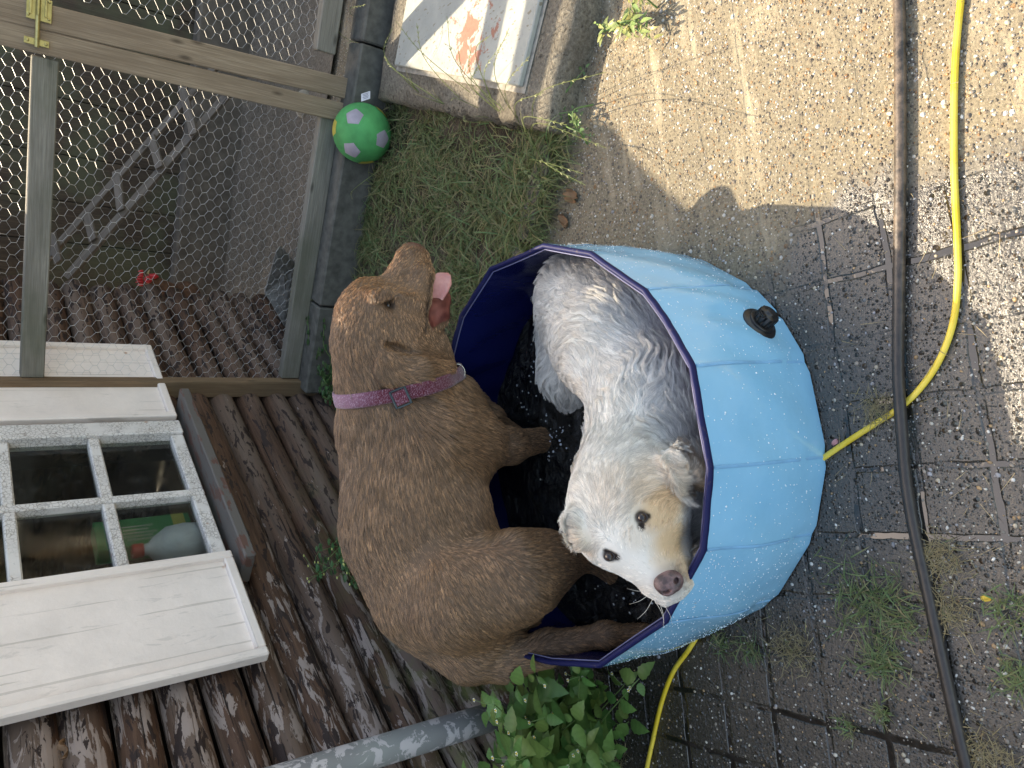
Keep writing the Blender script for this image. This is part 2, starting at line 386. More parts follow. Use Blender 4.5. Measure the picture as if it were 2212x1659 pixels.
g.set(col=(.7, .75, .72), rough=g.ramp(g.noise(go, 12), [(.4, .03), (.7, .14)]), trans=1., ior=1.45)
gd = g.n('BsdfDiffuse', {0: (.35, .35, .33, 1)}); mx = g.n('MixShader', {0: sm, 1: g.b.outputs[0], 2: gd}); g.t.links.new(mx, g.o.inputs[0]); g.m.use_screen_refraction = False if hasattr(g.m, 'use_screen_refraction') else None
for s0, s1 in ((-.957, -.693), (-.67, -.39)):
    for z0, z1 in ((.693, .904), (.932, 1.136), (1.162, 1.372)):
        p = MB(); p.box(wp((s0 + s1) / 2, (z0 + z1) / 2, .036), (WD, UZ, WN), ((s1 - s0) / 2, (z1 - z0) / 2, .0015), .0003); p.build('pane', g.m, wf)
# inner reveal of the opening, painted boards
rev = MB(); hbar(rev, -.99, -.34, .60, .64, -.03, .05); vbar(rev, -.36, -.335, .64, 1.5, -.03, .05); vbar(rev, -1.0, -.98, .64, 1.5, -.03, .05); rev.build('window_reveal', DARKB, wf)
sill = MB(); sill.box(wp(-.62, .622, .07), (WD, WN, UZ), (.41, .055, .016), .004)
t = NT('flaking_grey_brown_paint'); oo = t.obj(); q = t.ramp(t.noise(t.grain(5, 18, 18), 1.5, 5, .65), [(.55, 0.), (.57, 1.)])
t.set(col=t.mix(q, (.115, .102, .092), (.12, .06, .045)), rough=.6, normal=t.bump(q, .4, .003)); sill.build('window_sill', t.m, shed)
def shutter(s0, s1, off, tilt):
    e = WD * math.cos(tilt) + WN * math.sin(tilt); nn = -WD * math.sin(tilt) + WN * math.cos(tilt)
    b = wp(s0, 0, off); z0, z1 = .655, 1.52; w = (s1 - s0)
    m = MB(); m.box(b + e * w / 2 + UZ * (z0 + z1) / 2, (UZ, e, nn), ((z1 - z0) / 2 - .02, w / 2 - .018, .006), .001)
    pn = m.build('shutter', SW, shed)
    f = MB(); hw = .013
    f.box(b + e * hw + UZ * (z0 + z1) / 2 + nn * .006, (UZ, e, nn), ((z1 - z0) / 2, hw, .016), .004)
    f.box(b + e * (w - hw) + UZ * (z0 + z1) / 2 + nn * .006, (UZ, e, nn), ((z1 - z0) / 2, hw, .016), .004)
    f.box(b + e * w / 2 + UZ * (z0 + hw) + nn * .006, (e, UZ, nn), (w / 2 - 2 * hw, hw, .0155), .004)
    f.box(b + e * w / 2 + UZ * (z1 - hw) + nn * .006, (e, UZ, nn), (w / 2 - 2 * hw, hw, .0155), .004)
    f.build('shutter_frame', SW, pn)
shutter(-1.332, -.968, .072, 0); shutter(-.298, .165, .05, 0)
# things on the shelf inside the window
sh = MB(); sh.box(wp(-.66, .655, -.16), (WD, WN, UZ), (.32, .09, .01)); sh.build('shelf', wood('inner_shelf', (.2, .12, .06), (.1, .06, .03), (.3, .2, .1)), shed)
gb = thing('green_carton', wp(-.67, .666, -.12), 'dark green carton with pale lines of print, behind the window glass', 'carton')
m = MB(); m.box(wp(-.67, .80, -.12), (UZ, WD, WN), (.135, .06, .03)); m.build('carton', simple('green_card', (.03, .26, .09), .5), gb)
m = MB()
for i in range(5): m.box(wp(-.705 + .014 * i, .82 + .006 * (i % 2), -.0885), (UZ, WD, WN), (.035 + .008 * (i % 3), .002, .0006), .0002)
m.build('print', simple('pale_print', (.5, .55, .5), .6), gb)
m = MB(); m.box(wp(-.67, .70, -.12), (WD, UZ, WN), (.0603, .02, .0304)); m.build('yellow_band', simple('yellow_card', (.55, .5, .12), .5), gb)
jb = thing('plastic_jug', wp(-.79, .666, -.05), 'white plastic jug with a red cap lying behind the lower window pane', 'jug')
m = MB(); ax_ = WD * .3 + UZ * 1; m.lathe(wp(-.79, .668, -.05), (-WD * .0 + UZ), [(.05, 0), (.062, .01), (.066, .05), (.06, .1), (.035, .135), (.018, .15), (.016, .165)], 24); m.build('bottle', simple('white_plastic', (.62, .64, .68), .35), jb, True)
m = MB(); m.lathe(wp(-.79, .832, -.05), UZ, [(.02, 0), (.021, .004), (.021, .026), (.018, .03)], 20); m.build('cap', simple('red_cap', (.5, .02, .015), .35), jb, True)
# dry leaf in a web under the shutter
# ================================================================ DOWNPIPE
pt = wp(-1.52, 0, .12)
top = PPL(690, 1662, WN, WN @ pt); bot = PPL(1040, 1555, WN, WN @ pt)
dp = thing('downpipe', bot, 'round grey downpipe with flaking white paint, leaning beside the leafy weed', 'pipe')
dirp = (top - bot) / np.linalg.norm(top - bot)
t = NT('flaking_pipe_paint'); oo = t.obj(); q = t.ramp(t.noise(oo, 26, 6, .66, .8), [(.52, 0.), (.535, 1.)]); q2 = t.ramp(t.noise(oo, 4, 3), [(.4, 0.), (.6, 1.)])
t.set(col=t.mix(q, t.mix(q2, (.2, .2, .205), (.26, .27, .26)), (.5, .47, .47)), rough=.45, normal=t.bump(q, .3, .002))
m = MB(); m.tube([bot + dirp * x for x in np.linspace(-.06, 1.55, 12)], .034, 24); m.build('pipe', t.m, dp, True)
m = MB(); m.tube([bot + dirp * x for x in (.95, .952, .985, .987)], [.0345, .038, .038, .0345], 24); m.build('collar', t.m, dp, True)

# ================================================================ CHICKEN RUN
CB = np.array([0, 2.84, 0]); CN = np.array([-.371, -.928, 0])
def cp(s, z, off=0.): return CB + E1 * s + CN * off + UZ * z
WA = wood('brown_larch', (.24, .15, .085), (.11, .068, .04), (.32, .21, .125), green=.15)
WG = wood('greyed_softwood', (.27, .25, .21), (.12, .11, .09), (.36, .34, .29), green=.4)
WT = wood('tan_softwood', (.36, .28, .19), (.17, .12, .08), (.46, .36, .26))
run = thing('chicken_run', cp(.6, 0), 'wooden framed chicken run with hexagonal wire mesh, standing right of the log shed', 'chicken run')
ZT = 1.22
def beam(name, s0, z0, s1, z1, w, dpt, mat, off=0., extra=None):
    a = cp(s0, z0, off); b = cp(s1, z1, off); d = (b - a); L = np.linalg.norm(d); d = d / L
    e = np.cross(CN, d); m = MB(); m.box((a + b) / 2, (d, e, CN), (L / 2, w / 2, dpt / 2), .003); return m.build(name, mat, run)
beam('post', -.002, .05, -.002, ZT, .066, .045, WA, .03)
beam('bottom_rail', .034, .184, 1.088, .184, .072, .042, WG, .004)
beam('bottom_rail', 1.262, .236, 2.5, .236, .07, .042, WG, .004)
beam('middle_rail', .032, 1.053, 1.022, 1.053, .066, .042, WG, .004)
beam('door_stile', 1.082, .09, 1.058, ZT, .066, .045, WT, .012)
dst = beam('door_stile', 1.166, .1, 1.122, ZT, .07, .047, WT, .014)
beam('middle_rail', 1.232, 1.053, 2.5, 1.053, .066, .042, WG, .004)
beam('post', 2.54, .05, 2.54, ZT, .066, .045, WG, .012)
beam('top_rail', -.03, ZT + .034, 2.6, ZT + .034, .066, .05, WG, .006)
# bolt across the two stiles
lt = MB(); c0 = cp(1.145, 1.075, .044); lt.box(c0, (UZ, E1, CN), (.03, .03, .002), .001)
lt.tube([cp(1.12 + x, 1.078, .052) for x in (-.075, .05)], .006, 12)
lt.box(cp(1.058, 1.078, .043), (UZ, E1, CN), (.03, .009, .002), .001)
for dz in (-.018, .0, .018): lt.box(cp(1.15, 1.078 + dz, .052), (E1, UZ, CN), (.022, .003, .007), .001)
for x, z in ((1.058, 1.1), (1.058, 1.056), (1.17, 1.1), (1.17, 1.052), (1.125, 1.1), (1.125, 1.052)): lt.lathe(cp(x, z, .044), CN, [(.0045, 0), (.0045, .002), (.002, .0035)], 10)
lt.build('bolt', simple('brass_plated_steel', (.45, .38, .16), .35, .2, 60, metal=.8), run)
pl = MB()
for s0, s1 in ((-.0, .36), (.368, 1.32), (1.328, 2.5)): pl.box(cp((s0 + s1) / 2, .072, .052), (E1, CN, UZ), ((s1 - s0) / 2, .055, .076), .006)
pl.build('plinth', simple('dark_concrete_kerb', (.1, .096, .082), .9, .35, 30, .6), run)
# wire mesh: vertical twisted sides, slanted single wires
def wire_mesh(name, s0, s1, z0, z1, off):
    m_w = .0405; tw = .013; sl_ = .0115; pitch = 2 * (tw + sl_); V = []; F = []; G = []
    segs = []
    nx = int((s1 - s0) / m_w) + 1; nzz = int((z1 - z0) / pitch) + 1
    def P(i, j, k):  # node jitter shared
        h = math.sin(i * 12.9898 + j * 78.233 + k * 37.7) * 43758.5453; h2 = math.sin(i * 39.3 + j * 11.1 + k * 7.7) * 23421.6
        return (h - math.floor(h) - .5) * .004, (h2 - math.floor(h2) - .5) * .004
    def node(hx, zz):  # hx in half cells, zz level index
        dx, dz = P(hx, zz, 1); s = s0 + hx * m_w / 2; lev = zz // 2; z = z0 + lev * (tw + sl_) + (tw if zz % 2 else 0)
        bow = .006 * math.sin(s * 5 + 1) * math.sin(z * 6)
        return cp(min(max(s + dx, s0), s1), min(z + dz, z1), off + bow)
    nlev = 2 * nzz
    for lev in range(nlev):
        par = lev % 2
        for hx in range(par, 2 * nx + 1, 2):
            if s0 + hx * m_w / 2 > s1 + .001: continue
            a = node(hx, 2 * lev); b = node(hx, 2 * lev + 1); segs.append((a, b, .0007))
            if lev < nlev - 1:
                for dh in (-1, 1):
                    h2 = hx + dh
                    if 0 <= h2 and s0 + h2 * m_w / 2 <= s1 + .001: segs.append((b, node(h2, 2 * lev + 2), .00048))
    for a, b, r in segs:
        d = b - a; L = np.linalg.norm(d)
        if L < .001: continue
        d /= L; u = CN; v = np.cross(d, u); base = len(V)
        for p in (a, b):
            for k in range(3):
                an = 2 * math.pi * k / 3; V.append(p + r * (math.cos(an) * u + math.sin(an) * v))
        F += [(base + k, base + (k + 1) % 3, base + 3 + (k + 1) % 3, base + 3 + k) for k in range(3)]
    return meshobj(name, V, F, WIRE, run, False)
WIRE = simple('galvanised_wire', (.5, .5, .48), .42, .2, 40, metal=.55)
wire_mesh('wire_mesh', .0, 1.06, .2, ZT, -.02); wire_mesh('wire_mesh', 1.2, 2.5, .26, ZT, -.02)
# ladder inside the run
lad = thing('hen_ladder', PY(520, 175, 3.25), 'grey wooden hen ladder leaning diagonally inside the mesh run', 'ladder')
GWD = wood('grey_ladder_wood', (.17, .145, .125), (.09, .075, .062), (.26, .225, .2))
def lp(x, y, Y): return PY(x, y, Y)
for a, b, w in (((145, 600, 3.6), (520, 172, 3.25), .016), ((100, 560, 3.75), (470, 140, 3.45), .014)):
    m = MB(); A = lp(*a); B = lp(*b); d = B - A; d /= np.linalg.norm(d); m.box((A + B) / 2, (d, np.cross(d, LOOK), LOOK), (np.linalg.norm(B - A) / 2, w, .012), .002); m.build('rail', GWD, lad)
def z1f(x, y): return x * .3418, y * .3418
for (x0, y0), (x1, y1), Ya in (((1150, 540), (1225, 850), 3.3), ((955, 860), (1010, 1060), 3.4), ((735, 1080), (765, 1330), 3.5), ((545, 1330), (590, 1520), 3.55), ((330, 1480), (370, 1659), 3.62), ((1370, 470), (1430, 560), 3.25)):
    m = MB(); A = lp(*z1f(x0, y0), Ya + .16); B = lp(*z1f(x1, y1), Ya - .03); d = B - A; d /= np.linalg.norm(d); m.box((A + B) / 2, (d, np.cross(d, LOOK), LOOK), (np.linalg.norm(B - A) / 2, .018, .009), .002); m.build('rung', GWD, lad)
# back fence of wide boards
fb = thing('board_fence', cp(1.2, 0, -1.65), 'dark brown mossy board wall at the back of the chicken run', 'fence')
BW = wood('mossy_brown_board', (.085, .062, .045), (.04, .03, .023), (.14, .105, .075), green=.7, wear=.3)
x = -.6
while x < 3.4:
    w = rng.uniform(.2, .3); m = MB(); m.box(cp(x + w / 2, 1.1, -1.65 - rng.uniform(0, .012)), (UZ, E1, CN), (1.1, w / 2 - .002, .012), .003); m.build('board', BW, fb); x += w
m = MB(); m.box(cp(1.3, 1.1, -1.69), (E1, UZ, CN), (2.1, 1.12, .01)); m.build('added_backing', DARKB, fb)  # added sheet behind the boards so no sun shows through the gaps
m = MB(); m.box(cp(1.3, .14, -1.55), (E1, UZ, CN), (1.9, .14, .05), .01); m.build('gravel_board', simple('dirty_concrete_board', (.12, .1, .08), .9, .3, 15, .4), fb)
# leaning concrete block
P4 = lambda x, y: (x * .3418, 540 + y * .3418)
blk = thing('concrete_block', PZ(*P4(1760, 430), .02), 'grey concrete slab leaning in the corner of the run beside the log wall', 'slab')
A, B, C_, D_ = PZ(*P4(1665, 270), .16), PZ(*P4(1740, 10), .2), PZ(*P4(1850, 130), .06), PZ(*P4(1795, 490), .03)
nn = np.cross(B - A, D_ - A); nn /= np.linalg.norm(nn); nn = nn if nn @ LOOK < 0 else -nn
V = [A, B, C_, D_] + [p - nn * .05 for p in (A, B, C_, D_)]
o = meshobj('slab', V, [(0, 1, 2, 3), (7, 6, 5, 4), (0, 4, 5, 1), (1, 5, 6, 2), (2, 6, 7, 3), (3, 7, 4, 0)], simple('grey_concrete', (.3, .28, .25), .9, .35, 40, .6), blk, False)
bm_ = o.modifiers.new('bevel', 'BEVEL'); bm_.width = .006

# ================================================================ CONCRETE PLATFORM AND COVER
def plat_mat():
    t = NT('old_concrete'); o = t.obj(); n = t.noise(o, 8, 6, .7); f = t.noise(o, 110, 5, .75)
    c = t.mix(t.ramp(f, [(.33, 0.), (.68, 1.)]), (.12, .1, .075), (.46, .41, .32)); c = t.mix(t.ramp(n, [(.4, .55), (.65, 0.)]), c, (.12, .1, .075))
    pit = t.ramp(t.noise(o, 55, 4, .6), [(.3, 1.), (.36, 0.)]); c = t.mix(t.math('MULTIPLY', pit, .5), c, (.07, .055, .04))
    t.set(col=c, rough=.92, normal=t.bump(t.math('SUBTRACT', t.math('ADD', f, n), pit), 1., .014)); return t.m
plat = thing('concrete_platform', (1.1, 1.7, 0), 'raised rough concrete platform with crumbling edges, under the white cover', 'platform')
PW, PL_ = .965, 1.7
V = []; F = []; nu, nv = 40, 34
def pf(a, b): return np.array([.655, 1.365, 0]) + a * E1 + b * E2
ring = []
def edge_noise(t_): return .006 * math.sin(t_ * 23) + .005 * math.sin(t_ * 61 + 1) + rng.uniform(-.002, .002)
top = [[None] * (nv + 1) for _ in range(nu + 1)]
for i in range(nu + 1):
    for j in range(nv + 1):
        a = i / nu * PL_; b = j / nv * PW
        aa = a + (edge_noise(b * 5) + .004 if i == 0 else 0); bb = b + (edge_noise(a * 5) if j in (0, nv) else 0)
        zz = .09 - (.010 if i in (0, nu) or j in (0, nv) else 0) + rng.uniform(-.0012, .0012)
        top[i][j] = len(V); V.append(pf(aa, bb) + UZ * zz)
for i in range(nu):
    for j in range(nv): F.append((top[i][j], top[i + 1][j], top[i + 1][j + 1], top[i][j + 1]))
per = [top[i][0] for i in range(nu)] + [top[nu][j] for j in range(nv)] + [top[i][nv] for i in range(nu, 0, -1)] + [top[0][j] for j in range(nv, 0, -1)]
last = per
for lev in (.055, .02, -.01):
    new = []
    for q in per:
        v = V[q]; cpt = pf(PL_ / 2, PW / 2); d = v - cpt; d[2] = 0; d /= np.linalg.norm(d)
        new.append(len(V)); V.append(np.array([v[0], v[1], lev]) + d * (.006 + rng.uniform(-.003, .004)))
    n = len(per)
    for k in range(n): F.append((last[k], new[k], new[(k + 1) % n], last[(k + 1) % n]))
    last = new
meshobj('slab', V, F, plat_mat(), plat, True)
def cover_mat():
    t = NT('weathered_white_cover'); o = t.obj()
    c = t.mix(t.ramp(t.noise(o, 10, 6, .7), [(.35, 0.), (.7, 1.)]), (.4, .4, .355), (.3, .31, .28))
    sp = t.ramp(t.noise(t.n('Mapping', {0: o, 2: (0, 0, R_(21.8)), 3: (1.6, .8, 1)}), 62, 3, .5), [(.33, 1.), (.37, 0.)]); c = t.mix(t.math('MULTIPLY', sp, .75), c, (.2, .16, .1))
    p = t.n('VectorMath', {0: o, 1: (.99, 1.66, .1)}, operation='DISTANCE', out=1)
    patch = t.math('SUBTRACT', t.math('ADD', t.noise(o, 19, 6, .72, .5), .1), t.math('MULTIPLY', p, 1.7))
    pm = t.ramp(patch, [(.49, 0.), (.505, 1.)]); c = t.mix(pm, c, (.33, .15, .105))
    t.set(col=c, rough=.6, spec=.4, normal=t.bump(t.math('ADD', t.noise(o, 90, 4), sp), .35, .003)); return t.m
cov = thing('inspection_cover', (1., 1.7, .1), 'square off-white cover plate with reddish worn patches on the concrete platform', 'cover plate')
ca, cb_, cc, cdd = [PZ(*p, .112) for p in ((866, 0), (851, 140), (1119, 185), (1157, 0))]
# plate continues beyond the frame edge
cb2 = (cc - cb_); u_ = cb2 / np.linalg.norm(cb2); v_ = np.cross(UZ, u_); v_ = v_ if v_ @ E1 > 0 else -v_
m = MB(); Lc = np.linalg.norm(cb2); m.box(cb_ + u_ * Lc / 2 + v_ * .42 - UZ * .009, (v_, u_, UZ), (.42, Lc / 2, .0085), .003); m.build('plate', cover_mat(), cov)
m = MB(); m.box(cb_ + u_ * Lc / 2 + v_ * .42 - UZ * .0187, (v_, u_, UZ), (.435, Lc / 2 + .012, .0012), .0004); m.build('bedding', simple('pale_mortar', (.3, .28, .24), .9, .3, 60, .3), cov)
# sunken stone edging left of the platform
ed = MB()
for a0, a1 in ((-.30, -.03), (-.62, -.32)): ed.box(pf((a0 + a1) / 2, .055) + UZ * .012, (E1, E2, UZ), ((a1 - a0) / 2, .032, .022), .01)
o = ed.build('edging_stone', plat_mat()); setp(o, 'broken concrete edging half buried between the grass and the paving', 'edging')
# ================================================================ PADDLING POOL
RIMZ = .31; CEN = np.array([-.14, 1.11])
rim_px = [(970, 785), (1000, 680), (1060, 578), (1175, 527), (1282, 545), (1395, 625), (1440, 690), (1502, 790), (1540, 1010), (1520, 1190), (1440, 1345), (1300, 1440), (1190, 1435)]
rim = [PZ(x, y, RIMZ)[:2] for x, y in rim_px] + [np.array(p) for p in ((-.605, 1.27), (-.53, 1.42), (-.38, 1.515), (-.2, 1.55), (-.04, 1.535))]
fold = {1, 2, 3, 5, 7, 8, 9, 10, 12, 14, 15, 16}
NS = len(rim); SUB = 8; ROWS = 16
def pool_pt(i, t, v, inset=0.):
    """i-th rim side, t along it, v 0 at the base .. 1 at the rim"""
    a = rim[i % NS]; b = rim[(i + 1) % NS]; p = a * (1 - t) + b * t; d = p - CEN; th = math.atan2(d[1], d[0])
    def base(q): e = q - CEN; e = e / np.linalg.norm(e); rb = .447 - .0 * e[1]; return CEN + e * rb
    q = base(a) * (1 - t) + base(b) * t
    xy = q * (1 - v) + p * v; e = d / np.linalg.norm(d)
    gi = (i + t)
    wr = .0035 * math.sin(gi * 7.3 + v * 9) * v * (1 - v) * 3 + (.003 * math.sin(gi * 23 + v * 5.) * max(0, v - .45) * 3 + .0018 * math.sin(gi * 51 + 4 * v) * max(0, v - .6) * 4) * (1 - v) * 2
    bul = .012 * math.sin(math.pi * v) * (1 - .55 * (2 * t - 1) ** 2)
    notch = -.006 * math.exp(-((t if t < .5 else t - 1) / .06) ** 2) * (1 if v < .25 else 0)
    xy = xy + e * (bul + wr + notch - inset)
    z = .004 + (RIMZ - .004) * v + .004 * math.sin(gi * 1.9) * v
    return np.array([xy[0], xy[1], z])
def pool_skin(inset, v0=0., v1=1.):
    V = []; F = []; n = NS * SUB
    for r in range(ROWS + 1):
        for k in range(n): V.append(pool_pt(k // SUB, (k % SUB) / SUB, v0 + (v1 - v0) * r / ROWS, inset))
    for r in range(ROWS):
        for k in range(n): F.append((r * n + k, r * n + (k + 1) % n, (r + 1) * n + (k + 1) % n, (r + 1) * n + k))
    return V, F
pool = thing('paddling_pool', (CEN[0], CEN[1], 0), 'round folding paddling pool, light blue outside and navy inside, holding two dogs and dark water', 'paddling pool')
t = NT('light_blue_vinyl'); oo = t.obj()
c = t.mix(t.ramp(t.noise(oo, 6, 4), [(.4, 0.), (.65, 1.)]), (.2, .5, .72), (.235, .54, .75))
dirt = t.ramp(t.noise(oo, 70, 5, .75), [(.7, 0.), (.74, 1.)]); c = t.mix(t.math('MULTIPLY', dirt, .3), c, (.08, .15, .2))
hh = t.math('ADD', t.noise(oo, 13, 3), t.math('MULTIPLY', t.noise(t.n('Mapping', {0: oo, 3: (1, 1, .25)}), 45, 3), .35))
t.set(col=c, rough=.18, spec=.6, normal=t.bump(hh, .28, .009), coat=.5, coatr=.08); VIN = t.m
t = NT('navy_vinyl'); oo = t.obj(); hh = t.noise(t.n('Mapping', {0: oo, 3: (1, 1, .3)}), 18, 3)
t.set(col=(.004, .008, .065), rough=.25, spec=.5, normal=t.bump(hh, .3, .008)); NAVY = t.m
wallo = meshobj('outer_wall', *pool_skin(0), VIN, pool)
V, F = pool_skin(.007); nb = len(V) - NS * SUB; F = [f[::-1] for f in F]; F.append(list(range(NS * SUB)))
lin = meshobj('liner', V, F, NAVY, pool)
m = MB(); rp2 = [pool_pt(k // SUB, (k % SUB) / SUB, 1., .0035) + UZ * (.001 * math.sin(k * 1.7)) for k in range(NS * SUB)]
m.tube(rp2, .0075, 10, closed=True, flat=(.75, 1.)); t = NT('navy_binding'); oo = t.obj(); t.set(col=t.mix(t.ramp(t.noise(oo, 90, 4), [(.62, 0.), (.68, .5)]), (.006, .009, .06), (.08, .06, .06)), rough=.6, spec=.25); m.build('rim_binding', t.m, pool, True)
PIP = simple('pale_piping', (.12, .13, .24), .6)
m = MB(); m.tube([pool_pt(k // SUB, (k % SUB) / SUB, 1., .0112) + UZ * -.001 for k in range(NS * SUB)], .0013, 6, closed=True); m.build('piping', PIP, pool, True)
SEAM = simple('seam_blue', (.18, .43, .66), .35)
for i in sorted(fold):
    m = MB(); L = [pool_pt(i, 0, v, -.0014) for v in np.linspace(.02, .985, 16)]; e = np.array([*(rim[i] - CEN), 0]); e /= np.linalg.norm(e); tt = np.cross(UZ, e)
    V = []; F = []
    for k, p in enumerate(L):
        V += [p - tt * .003 - e * .001, p + e * .0006, p + tt * .003 - e * .001]
        if k: b = 3 * k; F += [(b - 3, b - 2, b + 1, b), (b - 2, b - 1, b + 2, b + 1)]
    meshobj('seam', V, F, SEAM, pool)
bv = BVHTree.FromPolygons([tuple(v) for v in np.array(pool_skin(0)[0])], pool_skin(0)[1])
hit, hn, _, _ = bv.ray_cast(Vector(CAM), Vector(ray(1640, 700)).normalized()); hit = np.array(hit); hn = np.array(hn)
e = hit[:2] - CEN; e3 = np.array([*e, 0]); e3 /= np.linalg.norm(e3); hn = e3 * .97 + UZ * .12; hn /= np.linalg.norm(hn)
BLK = simple('black_rubber_valve', (.012, .012, .013), .35, .3, 60)
m = MB(); m.lathe(hit - hn * .002, hn, [(.036, 0), (.037, .003), (.035, .006), (.026, .007), (.025, .009), (.027, .010), (.024, .012)], 36); dv = m.build('drain_valve', BLK, pool, True)
m = MB(); prof = [(.019, .01), (.0195, .012), (.0195, .03), (.018, .032), (.009, .032), (.009, .035), (.0075, .036), (.001, .036)]
m.lathe(hit, hn, prof, 36); u = np.cross(hn, UZ); u /= np.linalg.norm(u); w = np.cross(hn, u)
for k in range(12):
    a = 2 * math.pi * k / 12; d = math.cos(a) * u + math.sin(a) * w; m.box(hit + hn * .021 + d * .0195, (hn, np.cross(hn, d), d), (.0095, .0022, .0012), .0005)
d = u * .8 + w * .1; m.box(hit + hn * .03 - w * .021, (np.cross(hn, w), w, hn), (.007, .005, .003), .001)
m.build('cap', BLK, dv, True)
# water droplets on the outside of the wall
V = []; F = []; ok = 0
while ok < 1900:
    i = rng.integers(3, 12); t_ = rng.random(); v = rng.random() ** .8 * .93 + .03
    if rng.random() > .35 + .65 * (i > 8): continue
    if rng.random() < .75: v = round(v * 26) / 26 + rng.normal(0, .0035)      # they hang in rows
    p = pool_pt(i, t_, min(max(v, .02), .97)); p1 = pool_pt(i, min(t_ + .02, 1), v); p2 = pool_pt(i, t_, v + .02)
    nn = np.cross(p1 - p, p2 - p); L = np.linalg.norm(nn)
    if L < 1e-9: continue
    nn /= L; nn = nn if nn[:2] @ (p[:2] - CEN) > 0 else -nn
    r = rng.uniform(.0005, .0014) * (1.6 if rng.random() < .06 else 1); a = np.cross(nn, UZ); a /= np.linalg.norm(a); b = np.cross(nn, a); base = len(V)
    for rr, hh in ((1, 0), (.75, .5)):
        for k in range(6): an = k * math.pi / 3; V.append(p + r * (rr * (math.cos(an) * a + math.sin(an) * b) + hh * nn))
    V.append(p + nn * r * .75)
    for k in range(6): l = (k + 1) % 6; F += [(base + k, base + l, base + 6 + l, base + 6 + k), (base + 6 + k, base + 6 + l, base + 12)]
    ok += 1
t = NT('water_droplet'); t.set(col=(.75, .88, .95), rough=.08, spec=1., coat=1.); dr = meshobj('water_droplets', V, F, t.m, pool); dr['kind'] = 'stuff'
# water
WZ = .10
V = [(CEN[0], CEN[1], WZ)]; F = []; NR = 60; NA = NS * SUB
def wave(x, y):
    return 1.6 * .0022 * math.sin(31 * x + 17 * y + 2 * math.sin(9 * y)) + .0018 * math.sin(-23 * x + 41 * y + 1.3 * math.sin(14 * x)) + .0011 * math.sin(83 * x + 37 * y) * math.sin(61 * y - 20 * x)
for r in range(1, NR + 1):
    for k in range(NA):
        p = pool_pt(k // SUB, (k % SUB) / SUB, (WZ) / RIMZ, .0085)[:2]; q = CEN + (p - CEN) * r / NR
        V.append((q[0], q[1], WZ + wave(*q)))
for k in range(NA): F.append((0, 1 + k, 1 + (k + 1) % NA))
for r in range(NR - 1):
    for k in range(NA): a = 1 + r * NA; F.append((a + k, a + NA + k, a + NA + (k + 1) % NA, a + (k + 1) % NA))
t = NT('murky_water'); oo = t.obj(); wv = t.n('VectorMath', {0: oo, 1: t.n('VectorMath', {0: t.noise(oo, 12, 3, out=1), 1: (.05,) * 3}, operation='MULTIPLY')}, operation='ADD')
hb = t.math('ADD', t.noise(wv, 38, 4, .55, .8), t.math('MULTIPLY', t.noise(wv, 110, 3), .25)); calm = t.ramp(t.noise(oo, 7, 2), [(.42, .25), (.6, 1.)])
t.set(col=(.022, .021, .018), rough=.03, ior=1.33, spec=.9, normal=t.bump(t.math('MULTIPLY', hb, calm), 1., .05))
tr = t.n('BsdfTransparent', {0: (.55, .6, .55, 1)}); mx = t.n('MixShader', {0: .22, 1: t.b.outputs[0], 2: tr}); t.t.links.new(mx, t.o.inputs[0])
o = meshobj('water', V, F, t.m); setp(o, kind='structure')

V = []; F = []  # pale beads added to stand for sky glints on the ripples
for _ in range(230):
    x, y = (rng.normal(1140, 55), rng.normal(800, 75)) if rng.random() < .55 else ((rng.normal(1190, 25), rng.normal(950, 30)) if rng.random() < .4 else (rng.normal(1330, 45), rng.normal(1330, 55)))
    p = PZ(x, y, WZ + .001); r = rng.uniform(.0012, .0042); q = rng.uniform(.35, 1.); az = rng.uniform(0, 6.28); b = len(V)
    if np.linalg.norm(p[:2] - CEN) > .38: continue
    for rr, hh in ((1, -.25), (.8, .3), (.35, .5)):
        for k in range(8): a = k * math.pi / 4; X, Y_ = rr * r * math.cos(a), rr * r * q * math.sin(a); V.append(p + np.array([X * math.cos(az) - Y_ * math.sin(az), X * math.sin(az) + Y_ * math.cos(az), hh * r]))
    for j in range(2):
        for k in range(8): l = (k + 1) % 8; F.append((b + j * 8 + k, b + j * 8 + l, b + j * 8 + 8 + l, b + j * 8 + 8 + k))
    F.append(tuple(b + 16 + k for k in range(8)))
t = NT('glint_bead'); t.set(col=(.5, .55, .6), rough=.05, spec=1., coat=1.); o = meshobj('glints', V, F, t.m); setp(o, 'small pale beads added for glints on the dark pool water', 'glints', kind='stuff')

